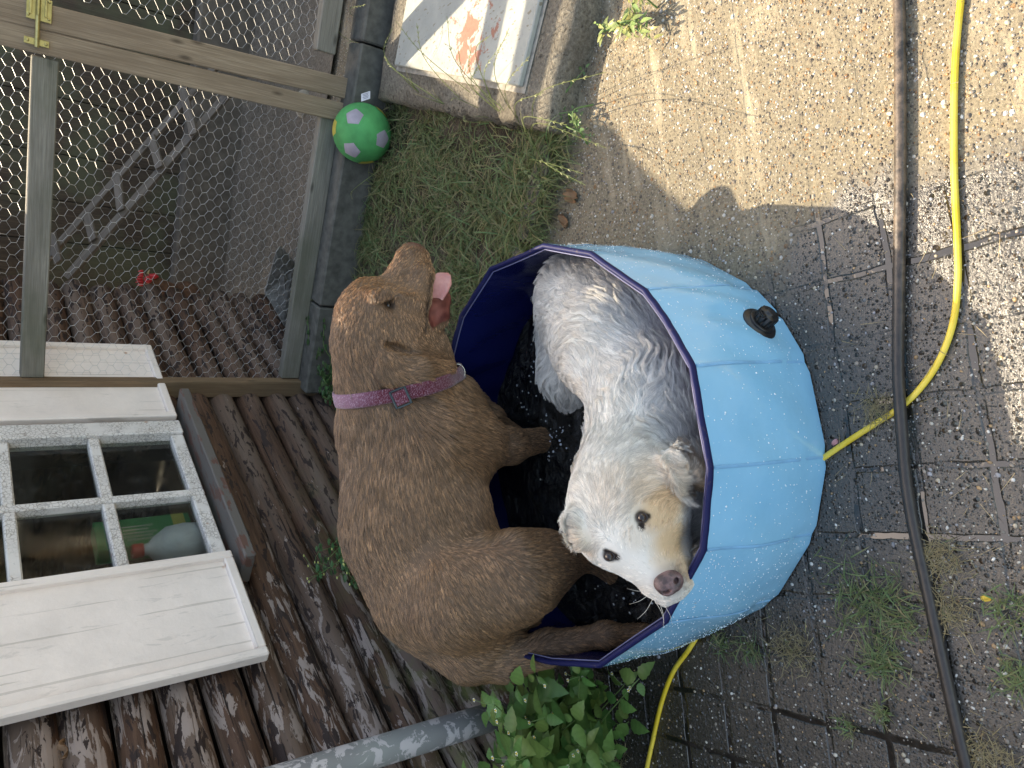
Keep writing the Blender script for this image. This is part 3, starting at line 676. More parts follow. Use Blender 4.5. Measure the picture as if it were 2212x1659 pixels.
# ================================================================ IMPLICIT BODIES
class Blob:
    def __init__(s, lo, hi, h):
        s.lo = np.array(lo, float); s.h = h; s.n = np.ceil((np.array(hi) - lo) / h).astype(int) + 1; s.F = np.full(s.n, .2, dtype=np.float32)
    def _loc(s, lo, hi, pad):
        a = np.maximum(((np.array(lo) - pad - s.lo) / s.h).astype(int), 0); b = np.minimum(((np.array(hi) + pad - s.lo) / s.h).astype(int) + 2, s.n)
        if (b <= a).any(): return None
        g = [s.lo[k] + s.h * np.arange(a[k], b[k]) for k in range(3)]
        return tuple(slice(a[k], b[k]) for k in range(3)), g[0][:, None, None], g[1][None, :, None], g[2][None, None, :]
    def _mix(s, sl, d, k, sub):
        F = s.F[sl]
        if sub: d = -d; k_ = k; h = np.maximum(k_ - np.abs(F - d), 0) / k_; s.F[sl] = np.maximum(F, d) + h * h * k_ / 4
        else: h = np.maximum(k - np.abs(F - d), 0) / k; s.F[sl] = np.minimum(F, d) - h * h * k / 4
    def cone(s, a, b, ra, rb, k=.03, sy=1., sub=False):
        a = np.array(a, float); b = np.array(b, float); R = max(ra, rb)
        L = s._loc(np.minimum(a, b) - R, np.maximum(a, b) + R, k + .01)
        if L is None: return s
        sl, x, y, z = L; ay, by = a[1], b[1]; mid = (ay + by) / 2
        A = a.copy(); B = b.copy(); yy = y
        ba = B - A; bb = ba @ ba + 1e-12
        t = np.clip(((x - A[0]) * ba[0] + (yy - A[1]) * ba[1] + (z - A[2]) * ba[2]) / bb, 0, 1)
        d = np.sqrt((x - A[0] - t * ba[0]) ** 2 + ((yy - A[1] - t * ba[1]) * sy) ** 2 + (z - A[2] - t * ba[2]) ** 2) - (ra + t * (rb - ra))
        s._mix(sl, d.astype(np.float32), k, sub); return s
    def ell(s, c, ax, rad, k=.02, sub=False):
        c = np.array(c, float); R = max(rad); L = s._loc(c - R, c + R, k + .01)
        if L is None: return s
        sl, x, y, z = L; q = []
        for a, r in zip(ax, rad):
            a = np.array(a, float) / np.linalg.norm(a); q.append(((x - c[0]) * a[0] + (y - c[1]) * a[1] + (z - c[2]) * a[2], r))
        k0 = np.sqrt(sum((u / r) ** 2 for u, r in q)); k1 = np.sqrt(sum((u / r / r) ** 2 for u, r in q)) + 1e-9
        s._mix(sl, (k0 * (k0 - 1) / k1).astype(np.float32), k, sub); return s
    def mesh(s):
        F = s.F; n = F.shape; I = F < 0
        cnt = np.zeros(tuple(m - 1 for m in n), np.int32); acc = np.zeros((3,) + cnt.shape, np.float32)
        offs = [(i, j, k) for i in (0, 1) for j in (0, 1) for k in (0, 1)]
        def S(A, o): return A[o[0]:n[0] - 1 + o[0], o[1]:n[1] - 1 + o[1], o[2]:n[2] - 1 + o[2]]
        for o in offs:
            for ax in range(3):
                if o[ax]: continue
                p = list(o); p[ax] = 1; f0 = S(F, o); f1 = S(F, p); c = S(I, o) != S(I, p); t = np.where(c, f0 / np.where(c, f0 - f1, 1), 0)
                cnt += c
                for q in range(3): acc[q] += np.where(c, (t if q == ax else o[q]), 0)
        act = cnt > 0; idx = np.full(cnt.shape, -1, np.int64); ijk = np.argwhere(act); idx[act] = np.arange(len(ijk))
        V = s.lo + s.h * (ijk + np.stack([acc[q][act] / cnt[act] for q in range(3)], -1))
        quads = []
        for ax in range(3):
            a, b = (ax + 1) % 3, (ax + 2) % 3
            sl0 = [slice(None)] * 3; sl1 = [slice(None)] * 3; sl0[ax] = slice(0, n[ax] - 1); sl1[ax] = slice(1, n[ax])
            c = I[tuple(sl0)] != I[tuple(sl1)]; e = np.argwhere(c); e = e[(e[:, a] > 0) & (e[:, b] > 0) & (e[:, a] < n[a] - 1) & (e[:, b] < n[b] - 1)]
            ins = I[tuple(e.T)]
            def C(da, db): q = e.copy(); q[:, a] -= da; q[:, b] -= db; return idx[tuple(q.T)]
            Q = np.stack([C(1, 1), C(0, 1), C(0, 0), C(1, 0)], -1); Q[~ins] = Q[~ins][:, ::-1]; quads.append(Q)
        return V, np.concatenate(quads)
def vnormals(V, Q):
    n = np.cross(V[Q[:, 2]] - V[Q[:, 0]], V[Q[:, 3]] - V[Q[:, 1]]); N = np.zeros_like(V)
    for k in range(4): np.add.at(N, Q[:, k], n)
    return N / (np.linalg.norm(N, axis=1)[:, None] + 1e-12)
def relax(V, Q, it=4, lam=.5):
    E = np.concatenate([Q[:, [0, 1]], Q[:, [1, 2]], Q[:, [2, 3]], Q[:, [3, 0]]])
    for _ in range(it):
        S = np.zeros_like(V); c = np.zeros(len(V)); np.add.at(S, E[:, 0], V[E[:, 1]]); np.add.at(S, E[:, 1], V[E[:, 0]]); np.add.at(c, E[:, 0], 1); np.add.at(c, E[:, 1], 1)
        V = V + lam * (S / c[:, None] - V)
    return V
def ss(a, b, x): t = np.clip((x - a) / (b - a), 0, 1); return t * t * (3 - 2 * t)
_ph = rng.uniform(0, 6.28, (40,)); _dr = rng.normal(0, 1, (40, 3)); _dr /= np.linalg.norm(_dr, axis=1)[:, None]
def nz3(P, f, seed=0):
    """cheap smooth vector noise in about -1..1"""
    out = np.zeros((len(P), 3))
    for q in range(3):
        for j in range(5):
            i = (seed * 7 + q * 5 + j) % 40; out[:, q] += np.sin(P @ _dr[i] * f * (1 + .45 * j) + _ph[i] + 1.7 * np.sin(P @ _dr[(i + 11) % 40] * f * .7 + _ph[(i + 5) % 40])) / (1 + .35 * j)
    return out / 2.2
def fur(name, body, V, Q, N, count, flow, length, lift, colfn, mat, density, steps=6, rad=.0004, wav=.0, wavf=60., clump=.4, nclump=4000, sag=0., seed=1, coarse=14, fj=.28):
    T = np.concatenate([Q[:, [0, 1, 2]], Q[:, [0, 2, 3]]]); A = np.linalg.norm(np.cross(V[T[:, 1]] - V[T[:, 0]], V[T[:, 2]] - V[T[:, 0]]), axis=1)
    cen = V[T].mean(1); w = A * density(cen); w = np.maximum(w, 0); w /= w.sum()
    r = np.random.default_rng(seed)
    t = r.choice(len(T), count, p=w); b = r.dirichlet((1, 1, 1), count)
    P = (V[T[t]] * b[:, :, None]).sum(1); n = (N[T[t]] * b[:, :, None]).sum(1); n /= np.linalg.norm(n, axis=1)[:, None]
    D = flow(P) + fj * nz3(P, coarse, seed); D -= n * (D * n).sum(1)[:, None]; D /= np.linalg.norm(D, axis=1)[:, None] + 1e-9
    L = length(P) * r.uniform(.65, 1.15, count)
    kd = KDTree(nclump); ci = r.choice(count, nclump, replace=False)
    for q, i in enumerate(ci): kd.insert(P[i], q)
    kd.balance(); cl = np.array([kd.find(p)[1] for p in P]); cl = ci[cl]
    Bn = np.cross(n, D); ph = _ph[0] + nz3(P, 22, seed + 3)[:, 0] * 3 + r.normal(0, .25, count); amp = wav * (1 + .5 * nz3(P, 9, seed + 2)[:, 1])
    lf = lift(P) * r.uniform(.6, 1.4, count)
    pts = np.zeros((count, steps, 3)); cur = P - n * .001
    jit = r.normal(0, .05, (count, 3))
    for k in range(steps):
        tt = k / (steps - 1); pts[:, k] = cur
        dirv = D + n * (lf * (1 - 1.5 * tt))[:, None] + Bn * (amp * np.cos(ph + wavf * L * tt))[:, None] + jit - UZ * (sag * tt); dirv /= np.linalg.norm(dirv, axis=1)[:, None]
        cur = cur + dirv * (L / (steps - 1))[:, None]
    # gather the strands into locks
    off = pts[cl] - pts[cl][:, :1]; rel = P[cl] - P; sep = np.linalg.norm(rel, axis=1)
    if callable(clump): clump = clump(P)[:, None]
    for k in range(1, steps):
        tt = k / (steps - 1); tgt = pts[cl, k]
        pts[:, k] = pts[:, k] * (1 - clump * tt ** .8) + tgt * (clump * tt ** .8)
    hc = bpy.data.hair_curves.new(name); hc.add_curves([steps] * count)
    hc.position_data.foreach_set('vector', pts.reshape(-1).astype(np.float32))
    ra = hc.attributes.get('radius') or hc.attributes.new('radius', 'FLOAT', 'POINT')
    prof = np.linspace(1, .25, steps); ra.data.foreach_set('value', (rad * prof[None, :] * r.uniform(.7, 1.3, (count, 1))).reshape(-1).astype(np.float32))
    C = colfn(P, r, cl); C = np.concatenate([C, np.ones((count, 1))], 1)
    ca = hc.attributes.new('col', 'FLOAT_COLOR', 'CURVE'); ca.data.foreach_set('color', C.reshape(-1).astype(np.float32))
    hc.materials.append(mat); o = bpy.data.objects.new(name, hc); col.objects.link(o); adopt(o, body); return o
def seg_field(segs, pw=3):
    A = np.array([s[0] for s in segs]); D = np.array([np.array(s[1], float) / np.linalg.norm(s[1]) for s in segs])
    def f(P):
        d = np.linalg.norm(P[:, None] - A[None], axis=2) + .01; w = 1 / d ** pw; w /= w.sum(1)[:, None]; return w @ D
    return f

# ---------------------------------------------------------------- brown dog
def B(x, y, Y): return PY(x, y, Y)
bb = Blob((-.98, .95, -.02), (.42, 1.72, .86), .0042)
def bc(p, q, r1, r2, k=.04, sy=1.): a = B(*p); b = B(*q); bb.cone(a, b, rp(r1, a), rp(r2, b), k, sy)
bc((885, 950, 1.47), (905, 1130, 1.42), 150, 158, .05, 1.12)
bc((905, 1130, 1.42), (950, 1250, 1.38), 158, 148, .05, 1.1)
bc((950, 1250, 1.38), (1015, 1340, 1.33), 146, 118, .05, 1.05)
bc((915, 905, 1.47), (935, 950, 1.45), 122, 125, .05, 1.1)
bc((985, 870, 1.46), (1010, 905, 1.44), 50, 46, .05)
# right thigh, shin, hock
bc((1000, 1290, 1.24), (1120, 1240, 1.17), 112, 92, .05, 1.15)
bc((1120, 1240, 1.17), (1185, 1212, 1.15), 88, 56, .04)
bc((1180, 1208, 1.15), (1270, 1205, 1.14), 54, 30, .035)
bc((1270, 1205, 1.14), (1345, 1250, 1.13), 30, 22, .02)
bc((1345, 1250, 1.13), (1440, 1265, 1.06), 22, 20, .02)
bc((1160, 1265, 1.17), (1225, 1215, 1.15), 52, 30, .03)
# left hind leg in shade behind
bc((1040, 1300, 1.42), (1160, 1290, 1.42), 70, 48, .03); bc((1160, 1290, 1.42), (1260, 1300, 1.36), 46, 28, .03); bc((1260, 1300, 1.36), (1330, 1320, 1.26), 28, 24, .02)
# tail
bc((1025, 1412, 1.28), (1090, 1426, 1.24), 56, 42, .04); bc((1090, 1426, 1.24), (1180, 1402, 1.17), 42, 34, .02); bc((1180, 1400, 1.17), (1310, 1370, 1.07), 31, 25, .02); bc((1310, 1370, 1.07), (1410, 1362, 1.0), 25, 12, .02)
bc((1110, 1345, 1.26), (1140, 1330, 1.25), 24, 22, .02)
# right shoulder and foreleg
bc((925, 960, 1.37), (1020, 965, 1.37), 92, 66, .05, 1.1); bc((1020, 965, 1.37), (1095, 962, 1.365), 58, 40, .03); bc((1095, 962, 1.365), (1172, 950, 1.36), 38, 25, .02); bc((1172, 950, 1.36), (1290, 955, 1.33), 24, 22, .015)
# left foreleg, mostly hidden
bc((960, 890, 1.55), (1022, 885, 1.53), 58, 36, .03); bc((1022, 885, 1.53), (1060, 905, 1.44), 32, 26, .02); bc((1060, 905, 1.44), (1130, 955, 1.42), 25, 20, .02)
# neck
bc((862, 890, 1.47), (848, 800, 1.45), 128, 118, .04, 1.08); bc((848, 800, 1.45), (826, 735, 1.43), 118, 102, .04, 1.1)
bc((900, 810, 1.43), (905, 760, 1.42), 68, 56, .04)
# skull, cheeks, muzzle
bc((816, 722, 1.43), (812, 690, 1.425), 96, 88, .03, 1.1)
bc((835, 692, 1.42), (852, 660, 1.415), 84, 62, .022, 1.15)
bc((802, 654, 1.43), (793, 632, 1.43), 44, 25, .012, .8); bc((806, 660, 1.375), (803, 640, 1.37), 24, 17, .02)
bc((868, 690, 1.39), (880, 660, 1.385), 60, 48, .03)
bc((864, 650, 1.41), (885, 600, 1.40), 60, 48, .014, 1.35); bc((884, 600, 1.40), (893, 563, 1.395), 46, 35, .02, 1.3); bc((884, 556, 1.395), (889, 548, 1.39), 26, 21, .012, 1.)
bc((905, 640, 1.365), (910, 590, 1.365), 32, 26, .015)       # flews
bc((905, 600, 1.42), (912, 580, 1.42), 24, 20, .015)
bc((812, 640, 1.345), (838, 632, 1.33), 14, 12, .014)
bc((868, 640, 1.335), (905, 655, 1.335), 10, 14, .02)
# lower jaw
bc((902, 716, 1.41), (934, 680, 1.40), 38, 30, .015, .9); bc((934, 680, 1.40), (953, 645, 1.395), 30, 18, .008, .9)
# eye hollow and lid
pe = B(843, 655, 1.34); dr_ = np.array(pe) - CAM; 
# ear flap lying back over the neck
ea = B(838, 790, 1.335); eb = B(965, 795, 1.30); eu = eb - ea; eL = np.linalg.norm(eu); eu /= eL; en = -(LOOK * .75 + np.array([0, .5, 0])); en -= eu * (en @ eu); en /= np.linalg.norm(en); ev = np.cross(en, eu)
bvt = None
Vt, Qt = bb.mesh(); tree = BVHTree.FromPolygons([tuple(v) for v in Vt], Qt.tolist())
def onbody(tree, x, y):
    h, n, _, _ = tree.ray_cast(Vector(CAM), Vector(ray(x, y)).normalized()); return (None, None) if h is None else (np.array(h), np.array(n))
def ear_piece(x0, y0, r0, x1, y1, r1, th, out0, out1, kk):
    h0, n0 = onbody(tree, x0, y0); h1, n1 = onbody(tree, x1, y1)
    if h0 is None: return
    if h1 is None: h1 = PD(x1, y1, (h0 - CAM) @ LOOK - .004); n1 = n0
    a = h0 + n0 * out0; b = h1 + n1 * out1; u = b - a; L = np.linalg.norm(u); u /= L; nn = n0 + n1; nn -= u * (nn @ u); nn /= np.linalg.norm(nn); v = np.cross(nn, u)
    for q in np.linspace(0, 1, 7):
        c = a + (b - a) * q; r = rp(r0 + (r1 - r0) * q, c); bb.ell(c, (u, v, nn), (max(L / 5, r * .8), r, th), kk)
ear_piece(838, 792, 42, 905, 808, 34, .010, .008, .010, .010)
ear_piece(905, 808, 34, 962, 795, 15, .009, .010, .010, .008)
ga = [onbody(tree, *q)[0] for q in ((822, 838), (862, 856), (905, 850), (948, 822))]
for a, b in zip(ga, ga[1:]):
    if a is not None and b is not None: bb.cone(a, b, .006, .006, .01, 1, True)
# the dark opening in front of the ear
h, n = onbody(tree, 842, 744); h2, n2 = onbody(tree, 885, 760); u = h2 - h; u /= np.linalg.norm(u)
bb.ell((h + h2) / 2 + n * .0, (u, np.cross(n, u), n), (.036, .010, .022), .008, True)
h, n = onbody(tree, 841, 655); hh_, _ = onbody(tree, 849, 668); u = hh_ - h; u /= np.linalg.norm(u); EYE = h.copy(); EYN = n.copy()
bb.ell(h + n * .003, (u, np.cross(n, u), n), (.016, .007, .010), .010, True)
bb.ell(h + n * .003 - u * .0 + np.cross(n, u) * .010, (u, np.cross(n, u), n), (.016, .004, .004), .008)
# mouth slot between flews and lower jaw
ma = B(918, 700, 1.36); mb_ = B(938, 620, 1.36); bb.cone(ma, mb_, rp(5, ma), rp(14, mb_), .006, .4, True)
V, Q = bb.mesh(); V = relax(V, Q, 3); 
t_ = nz3(V, 60, 2); N = vnormals(V, Q); V = V + N * (.0012 * t_[:, :1]) + N * (.004 * nz3(V, 17, 5)[:, 1:2]); N = vnormals(V, Q)
def px_of(P): return topx(P)
jawA, jawB, jawC = B(905, 706, 1.40), B(937, 668, 1.385), B(962, 618, 1.385)
def segd(P, a, b): ba = b - a; t = np.clip(((P - a) @ ba) / (ba @ ba), 0, 1); return np.linalg.norm(P - a - t[:, None] * ba, axis=1)
NOSE = B(895, 540, 1.39)
def brown_regions(P):
    q = px_of(P); jaw = np.minimum(np.minimum(segd(P, jawA, jawB), segd(P, jawB, jawC)), 1)
    gum = ss(.06, .05, jaw) * ss(908, 914, q[:, 0] - (q[:, 1] - 712) * -.08) * (q[:, 1] < 716) * (q[:, 1] > 600)
    lipline = (q[:, 0] > 930 - .55 * (q[:, 1] - 600) * 0)
    gum = gum * ((q[:, 0] - 922) * 1.0 + (q[:, 1] - 712) * (14. / 112) > 0) * (q[:, 1] < 712 - (q[:, 0] - 925) * .5)
    nose = ss(.026, .018, np.linalg.norm(P - NOSE, axis=1))
    return gum, nose
def brown_col(P, r=None, cl=None):
    gum, nose = brown_regions(P); n1 = nz3(P, 12, 3)[:, :1]; n2 = nz3(P, 90, 8)[:, :1]
    base = np.array([.25, .15, .087]) * (1 + .14 * n1 + .08 * n2)
    if r is not None:
        k = r.uniform(.6, 1.3, (len(P), 1)); kc = .66 + .68 * ((np.sin(cl * 12.9898) * 43758.5) % 1)[:, None]; base = base * k * kc; tip = r.random((len(P), 1)) < .22; base = np.where(tip, base * np.array([2.0, 1.85, 1.6]), base)
    muz = ss(.19, .09, np.linalg.norm(P - B(880, 580, 1.39), axis=1))[:, None]; base = base * (1 + .25 * muz)
    gm = np.clip(.5 + .8 * nz3(P, 170, 4)[:, :1], 0, 1); base = base * (1 - gum[:, None]) + gum[:, None] * (np.array([.42, .13, .1]) * gm + np.array([.2, .045, .035]) * (1 - gm))
    q_ = px_of(P); lip = np.exp(-((q_[:, 0] - (921 + .12 * (680 - q_[:, 1]))) / 4.) ** 2) * (q_[:, 1] > 590) * (q_[:, 1] < 715) * (P[:, 1] < 1.45); base = base * (1 - .7 * lip[:, None])
    ek = ss(.02, .008, np.linalg.norm((P - EYE), axis=1))[:, None]; base = base * (1 - .72 * ek)  # shade of the eye socket put into the coat colour
    base = base * (1 - nose[:, None]) + nose[:, None] * np.array([.2, .085, .06])
    return np.clip(base, 0, 1)
BODYM = attr_mat('brown_coat', .6, .35, 420, .5); FURM = attr_mat('brown_fur', .33, .6)
dog = thing('dog', (-.3, 1.35, 0), 'large chocolate brown short haired dog with open mouth and purple collar, standing in the pool', 'dog')
C = np.concatenate([brown_col(V) * .5, np.ones((len(V), 1))], 1)  # body under the fur darkened, root shade put into its colour
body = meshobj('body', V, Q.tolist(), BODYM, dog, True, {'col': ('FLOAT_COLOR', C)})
tree = BVHTree.FromPolygons([tuple(v) for v in V], Q.tolist())
head_c = B(815, 700, 1.42)
segs = [(B(885, 560, 1.4), B(850, 620, 1.4) - B(885, 560, 1.4)), (B(850, 620, 1.38), B(810, 680, 1.4) - B(850, 620, 1.4)), (B(920, 640, 1.37), B(900, 720, 1.37) - B(920, 640, 1.37)), (B(870, 690, 1.34), B(870, 750, 1.36) - B(870, 690, 1.34)),
        (B(760, 700, 1.42), B(735, 800, 1.42) - B(760, 700, 1.42)), (B(830, 740, 1.35), B(850, 850, 1.37) - B(830, 740, 1.35)), (B(920, 800, 1.32), B(960, 800, 1.32) - B(900, 805, 1.32)), (B(860, 900, 1.33), B(900, 1000, 1.34) - B(860, 900, 1.33)), (B(760, 950, 1.45), B(770, 1100, 1.42) - B(760, 950, 1.45)),
        (B(1000, 950, 1.32), B(1080, 965, 1.32) - B(1000, 950, 1.32)), (B(1150, 950, 1.33), (B(1200, 950, 1.33) - B(1150, 950, 1.33))), (B(920, 1050, 1.3), B(950, 1180, 1.3) - B(920, 1050, 1.3)), (B(1030, 1080, 1.3), B(1060, 1180, 1.3) - B(1030, 1080, 1.3)),
        (B(820, 1200, 1.38), B(870, 1330, 1.33) - B(820, 1200, 1.38)), (B(950, 1300, 1.2), B(1020, 1390, 1.2) - B(950, 1300, 1.2)), (B(1060, 1200, 1.1), B(1130, 1290, 1.1) - B(1060, 1200, 1.1)), (B(1180, 1180, 1.1), B(1270, 1200, 1.1) - B(1180, 1180, 1.1)), (B(1080, 1430, 1.2), B(1180, 1400, 1.2) - B(1080, 1430, 1.2)), (B(1280, 1370, 1.05), B(1400, 1360, 1.05) - B(1280, 1370, 1.05)), (B(940, 1420, 1.3), B(1040, 1440, 1.28) - B(940, 1420, 1.3))]
bf = seg_field(segs, 3)
# collar: ring fitted round the neck
c0, c1 = B(742, 870, 1.43), B(978, 803, 1.43); cc_ = (c0 + c1) / 2; cu = c1 - c0; CW2 = np.linalg.norm(cu) / 2; cu /= 2 * CW2
cvv = np.array(cc_ - CAM); cvv /= np.linalg.norm(cvv); cvv -= cu * (cvv @ cu); cvv /= np.linalg.norm(cvv); tilt = R_(9); cn = np.cross(cu, cvv); 
cn = cn if cn @ (B(850, 740, 1.43) - cc_) > 0 else -cn
cv2 = cvv * math.cos(tilt) + cn * math.sin(tilt); cn2 = np.cross(cu, cv2); cn2 = cn2 if cn2 @ cn > 0 else -cn2
NCOL = 96; hw_ = rp(15, cc_); rows = []
for wv_ in (-1, -.6, 0, .6, 1):
    row = []
    for k in range(NCOL):
        a = 2 * math.pi * k / NCOL; d = math.cos(a) * cu + math.sin(a) * cv2; o_ = cc_ + cn2 * hw_ * wv_
        h, n, _, dist = tree.ray_cast(Vector(o_ + d * .35), Vector(-d)); row.append(.35 - dist if h else .1)
    row = np.array(row)
    for _ in range(10): row = (np.roll(row, 1) + row + np.roll(row, -1)) / 3
    rows.append(row)
rows = np.array(rows); rows = np.maximum(rows, rows.mean(0)); rr_ = rows.max(0) * .5 + rows * .5 + .004
V = []; F = []
lay = [(-1, 0), (-.6, .0012), (0, .0014), (.6, .0012), (1, 0), (1, -.004), (-1, -.004)]
wi = {-1: 0, -.6: 1, 0: 2, .6: 3, 1: 4}
for wv_, dh in lay:
    for k in range(NCOL):
        a = 2 * math.pi * k / NCOL; d = math.cos(a) * cu + math.sin(a) * cv2; V.append(cc_ + cn2 * hw_ * wv_ + d * (rr_[wi[wv_]][k] + dh))
nl = len(lay)
for i in range(nl):
    j = (i + 1) % nl
    for k in range(NCOL): l = (k + 1) % NCOL; F.append((i * NCOL + k, i * NCOL + l, j * NCOL + l, j * NCOL + k))
t = NT('purple_webbing'); oo = t.obj(); x = t.n('SeparateXYZ', {0: oo}, out=2)
fz = t.ramp(t.noise(t.n('Mapping', {0: oo, 3: (60, 60, 160)}), 4, 4, .7), [(.5, 0.), (.72, .65)])
t.set(col=t.mix(fz, t.mix(t.ramp(x, [(.56, 0.), (.62, 1.)]), (.1, .013, .026), (.22, .11, .17)), (.55, .42, .52)), rough=.85, spec=.2, sheen=.3, normal=t.bump(fz, .3, .002)); COLM = t.m
collar = meshobj('collar', V, F, COLM, dog)
def colpt(x, y):
    tr_ = BVHTree.FromPolygons([tuple(v) for v in V_c], F_c); h, n, _, _ = tr_.ray_cast(Vector(CAM), Vector(ray(x, y)).normalized()); return (np.array(h), np.array(n)) if h else (None, None)
V_c, F_c = V, F
h, n = colpt(866, 858)
if h is not None:
    m = MB(); e1 = PD(885, 850, (h - CAM) @ LOOK) - h; e1 -= n * (e1 @ n); e1 /= np.linalg.norm(e1); e2 = np.cross(n, e1)
    for sx in (-1, 1): m.box(h + n * .004 + e1 * .017 * sx, (e2, e1, n), (hw_ + .004, .0022, .0022), .001)
    for sx in (-1, 1): m.box(h + n * .004 + e2 * (hw_ + .003) * sx, (e1, e2, n), (.0145, .0018, .002), .0008)
    m.build('slider', simple('dark_teal_slider', (.03, .05, .055), .4), collar)
    m = MB(); m.box(h + n * .0035, (e1, e2, n), (.0145, hw_ - .001, .0022), .001); m.build('webbing_fold', COLM, collar)
rc = PD(989, 806, (c1 - CAM) @ LOOK - .03); m = MB(); m.tube([rc + rp(19, rc) * (math.cos(a) * RGT * .8 + math.sin(a) * UPV) for a in np.linspace(0, 2 * math.pi, 28, endpoint=False)], .0018, 8, closed=True); m.build('ring', simple('dull_steel_ring', (.6, .56, .48), .25, .1, 30, metal=1.), collar, True)
# tongue lolling out over the lower jaw
tm = NT('tongue'); oo = tm.obj(); tm.set(col=tm.mix(tm.ramp(tm.noise(oo, 40, 4), [(.4, 0.), (.7, 1.)]), (.5, .2, .19), (.62, .3, .27)), rough=.38, spec=.5, sss=.08, normal=tm.bump(tm.noise(oo, 300, 3), .2, .002))
tp = smooth_curve([B(925, 668, 1.40), B(938, 642, 1.385), B(950, 616, 1.38), B(970, 594, 1.375)], 6); V = []; F = []
n_ = len(tp); wd = [rp(a, tp[0]) for a in np.interp(np.linspace(0, 1, n_), [0, .3, .6, .85, 1], [14, 20, 25, 20, 4])]
for i, p in enumerate(tp):
    d = tp[min(i + 1, n_ - 1)] - tp[max(i - 1, 0)]; d /= np.linalg.norm(d); side = np.cross(d, LOOK); side /= np.linalg.norm(side); th = np.cross(d, side)
    for k in range(12):
        a = 2 * math.pi * k / 12; V.append(p + side * math.cos(a) * wd[i] + th * (math.sin(a) * .006 + .006 * math.cos(a) ** 2 * (1 if th @ LOOK < 0 else -1)) )
for i in range(n_ - 1):
    for k in range(12): l = (k + 1) % 12; F.append((i * 12 + k, i * 12 + l, (i + 1) * 12 + l, (i + 1) * 12 + k))
F += [tuple(range(12))[::-1], tuple((n_ - 1) * 12 + k for k in range(12))]
meshobj('tongue', V, F, tm.m, dog)
# half closed eye and nostril
EYM = NT('dark_eye').set(col=(.014, .008, .005), rough=.14, coat=.5, coatr=.05).m
m = MB(); c = EYE - EYN * .0085
m.lathe(c - EYN * .002, EYN, [(.0082 * math.cos(a), .0082 * math.sin(a)) for a in np.linspace(-1.2, 1.5, 10)], 18); m.build('eye', EYM, dog, True)
h, n = onbody(tree, 899, 541)
m = MB()
if h is not None: m.lathe(h - n * .0015, n, [(.0045, 0), (.0038, .0017), (.002, .0018)], 12); m.build('nostril', simple('nostril_dark', (.03, .012, .01), .4), dog, True)
def bdens(P):
    gum, nose = brown_regions(P); d = (1 - gum) * (1 - nose * .9)
    k = np.abs((P - cc_) @ cn2); r = np.linalg.norm((P - cc_) - ((P - cc_) @ cn2)[:, None] * cn2, axis=1); d *= np.where((k < hw_ * .95) & (r < .2), 0.02, 1)
    d *= np.where(P[:, 2] < WZ - .01, .05, 1); d *= ss(.006, .013, np.linalg.norm(P - EYE, axis=1)); return d
def blen(P):
    hd = ss(.26, .12, np.linalg.norm(P - B(850, 640, 1.4), axis=1)); q = nz3(P, 8, 1)[:, 0]
    ch = ss(.2, .05, np.linalg.norm(P - B(960, 930, 1.33), axis=1)) + ss(.12, .03, np.linalg.norm(P - B(1000, 840, 1.4), axis=1)); return (.021 + .005 * q + .010 * ch) * (1 - .45 * hd)
fur('short_fur', body, *((lambda: (np.array([v.co[:] for v in body.data.vertices]), Q, N))()), 330000, bf, blen, lambda P: .2 + .1 * ss(.2, .05, np.linalg.norm(P - B(960, 930, 1.33), axis=1)) + .14 * ss(.26, .12, np.linalg.norm(P - B(850, 640, 1.4), axis=1)), brown_col, FURM, bdens, steps=4, rad=.00036, wav=.1, wavf=90, clump=.5, nclump=30000, fj=.14, seed=3, coarse=16)

# ---------------------------------------------------------------- white dog
wb = Blob((-.62, .62, -.01), (.36, 1.36, .56), .0042)
def wc(p, q, r1, r2, k=.04, sy=1.): a = PZ(*p); b = PZ(*q); wb.cone(a, b, rp(r1, a), rp(r2, b), k, sy)
wc((1268, 655, .15), (1330, 735, .16), 112, 130, .05)
wc((1330, 735, .16), (1392, 860, .19), 128, 108, .05)
wc((1392, 860, .19), (1392, 960, .22), 106, 108, .05)
wc((1392, 960, .22), (1375, 1040, .28), 106, 100, .05)
wc((1290, 620, .13), (1330, 640, .14), 64, 80, .04)
wc((1215, 700, .10), (1232, 800, .11), 52, 66, .04)            # haunch and folded hind leg
wc((1232, 800, .11), (1238, 850, .08), 54, 40, .03)
wc((1195, 650, .06), (1180, 760, .055), 44, 34, .03)           # tail along the liner
wc((1180, 760, .055), (1205, 860, .05), 34, 22, .03)
wc((1330, 930, .12), (1350, 1060, .12), 60, 60, .04)
wc((1440, 1040, .22), (1480, 1120, .18), 70, 60, .04)          # chest and shoulder under the head
wc((1480, 1120, .18), (1485, 1190, .1), 50, 40, .03)
HD = 1.245
def Hd(x, y, dd=0.): return PD(x, y, HD + dd)
def hc_(p, q, r1, r2, k=.02): a = Hd(*p); b = Hd(*q); wb.cone(a, b, rp(r1, a), rp(r2, b), k)
hc_((1335, 1098, .035), (1360, 1130, .03), 104, 92, .03)       # skull
hc_((1322, 1150, .02), (1405, 1110, .02), 72, 70, .03)         # brows / cheeks
hc_((1365, 1150, .01), (1405, 1205, -.005), 72, 56, .03)
hc_((1405, 1205, -.005), (1440, 1243, -.022), 58, 49, .02)     # muzzle
hc_((1440, 1248, -.018), (1450, 1260, -.022), 48, 36, .015)
hc_((1462, 1215, -.0), (1478, 1240, -.003), 38, 32, .02)       # right flew
hc_((1415, 1265, .0), (1440, 1285, -.002), 30, 26, .02)        # left flew
hc_((1440, 1268, .028), (1462, 1278, .02), 36, 28, .02)        # chin
hc_((1430, 1120, .045), (1462, 1170, .03), 50, 36, .03)        # cheek right
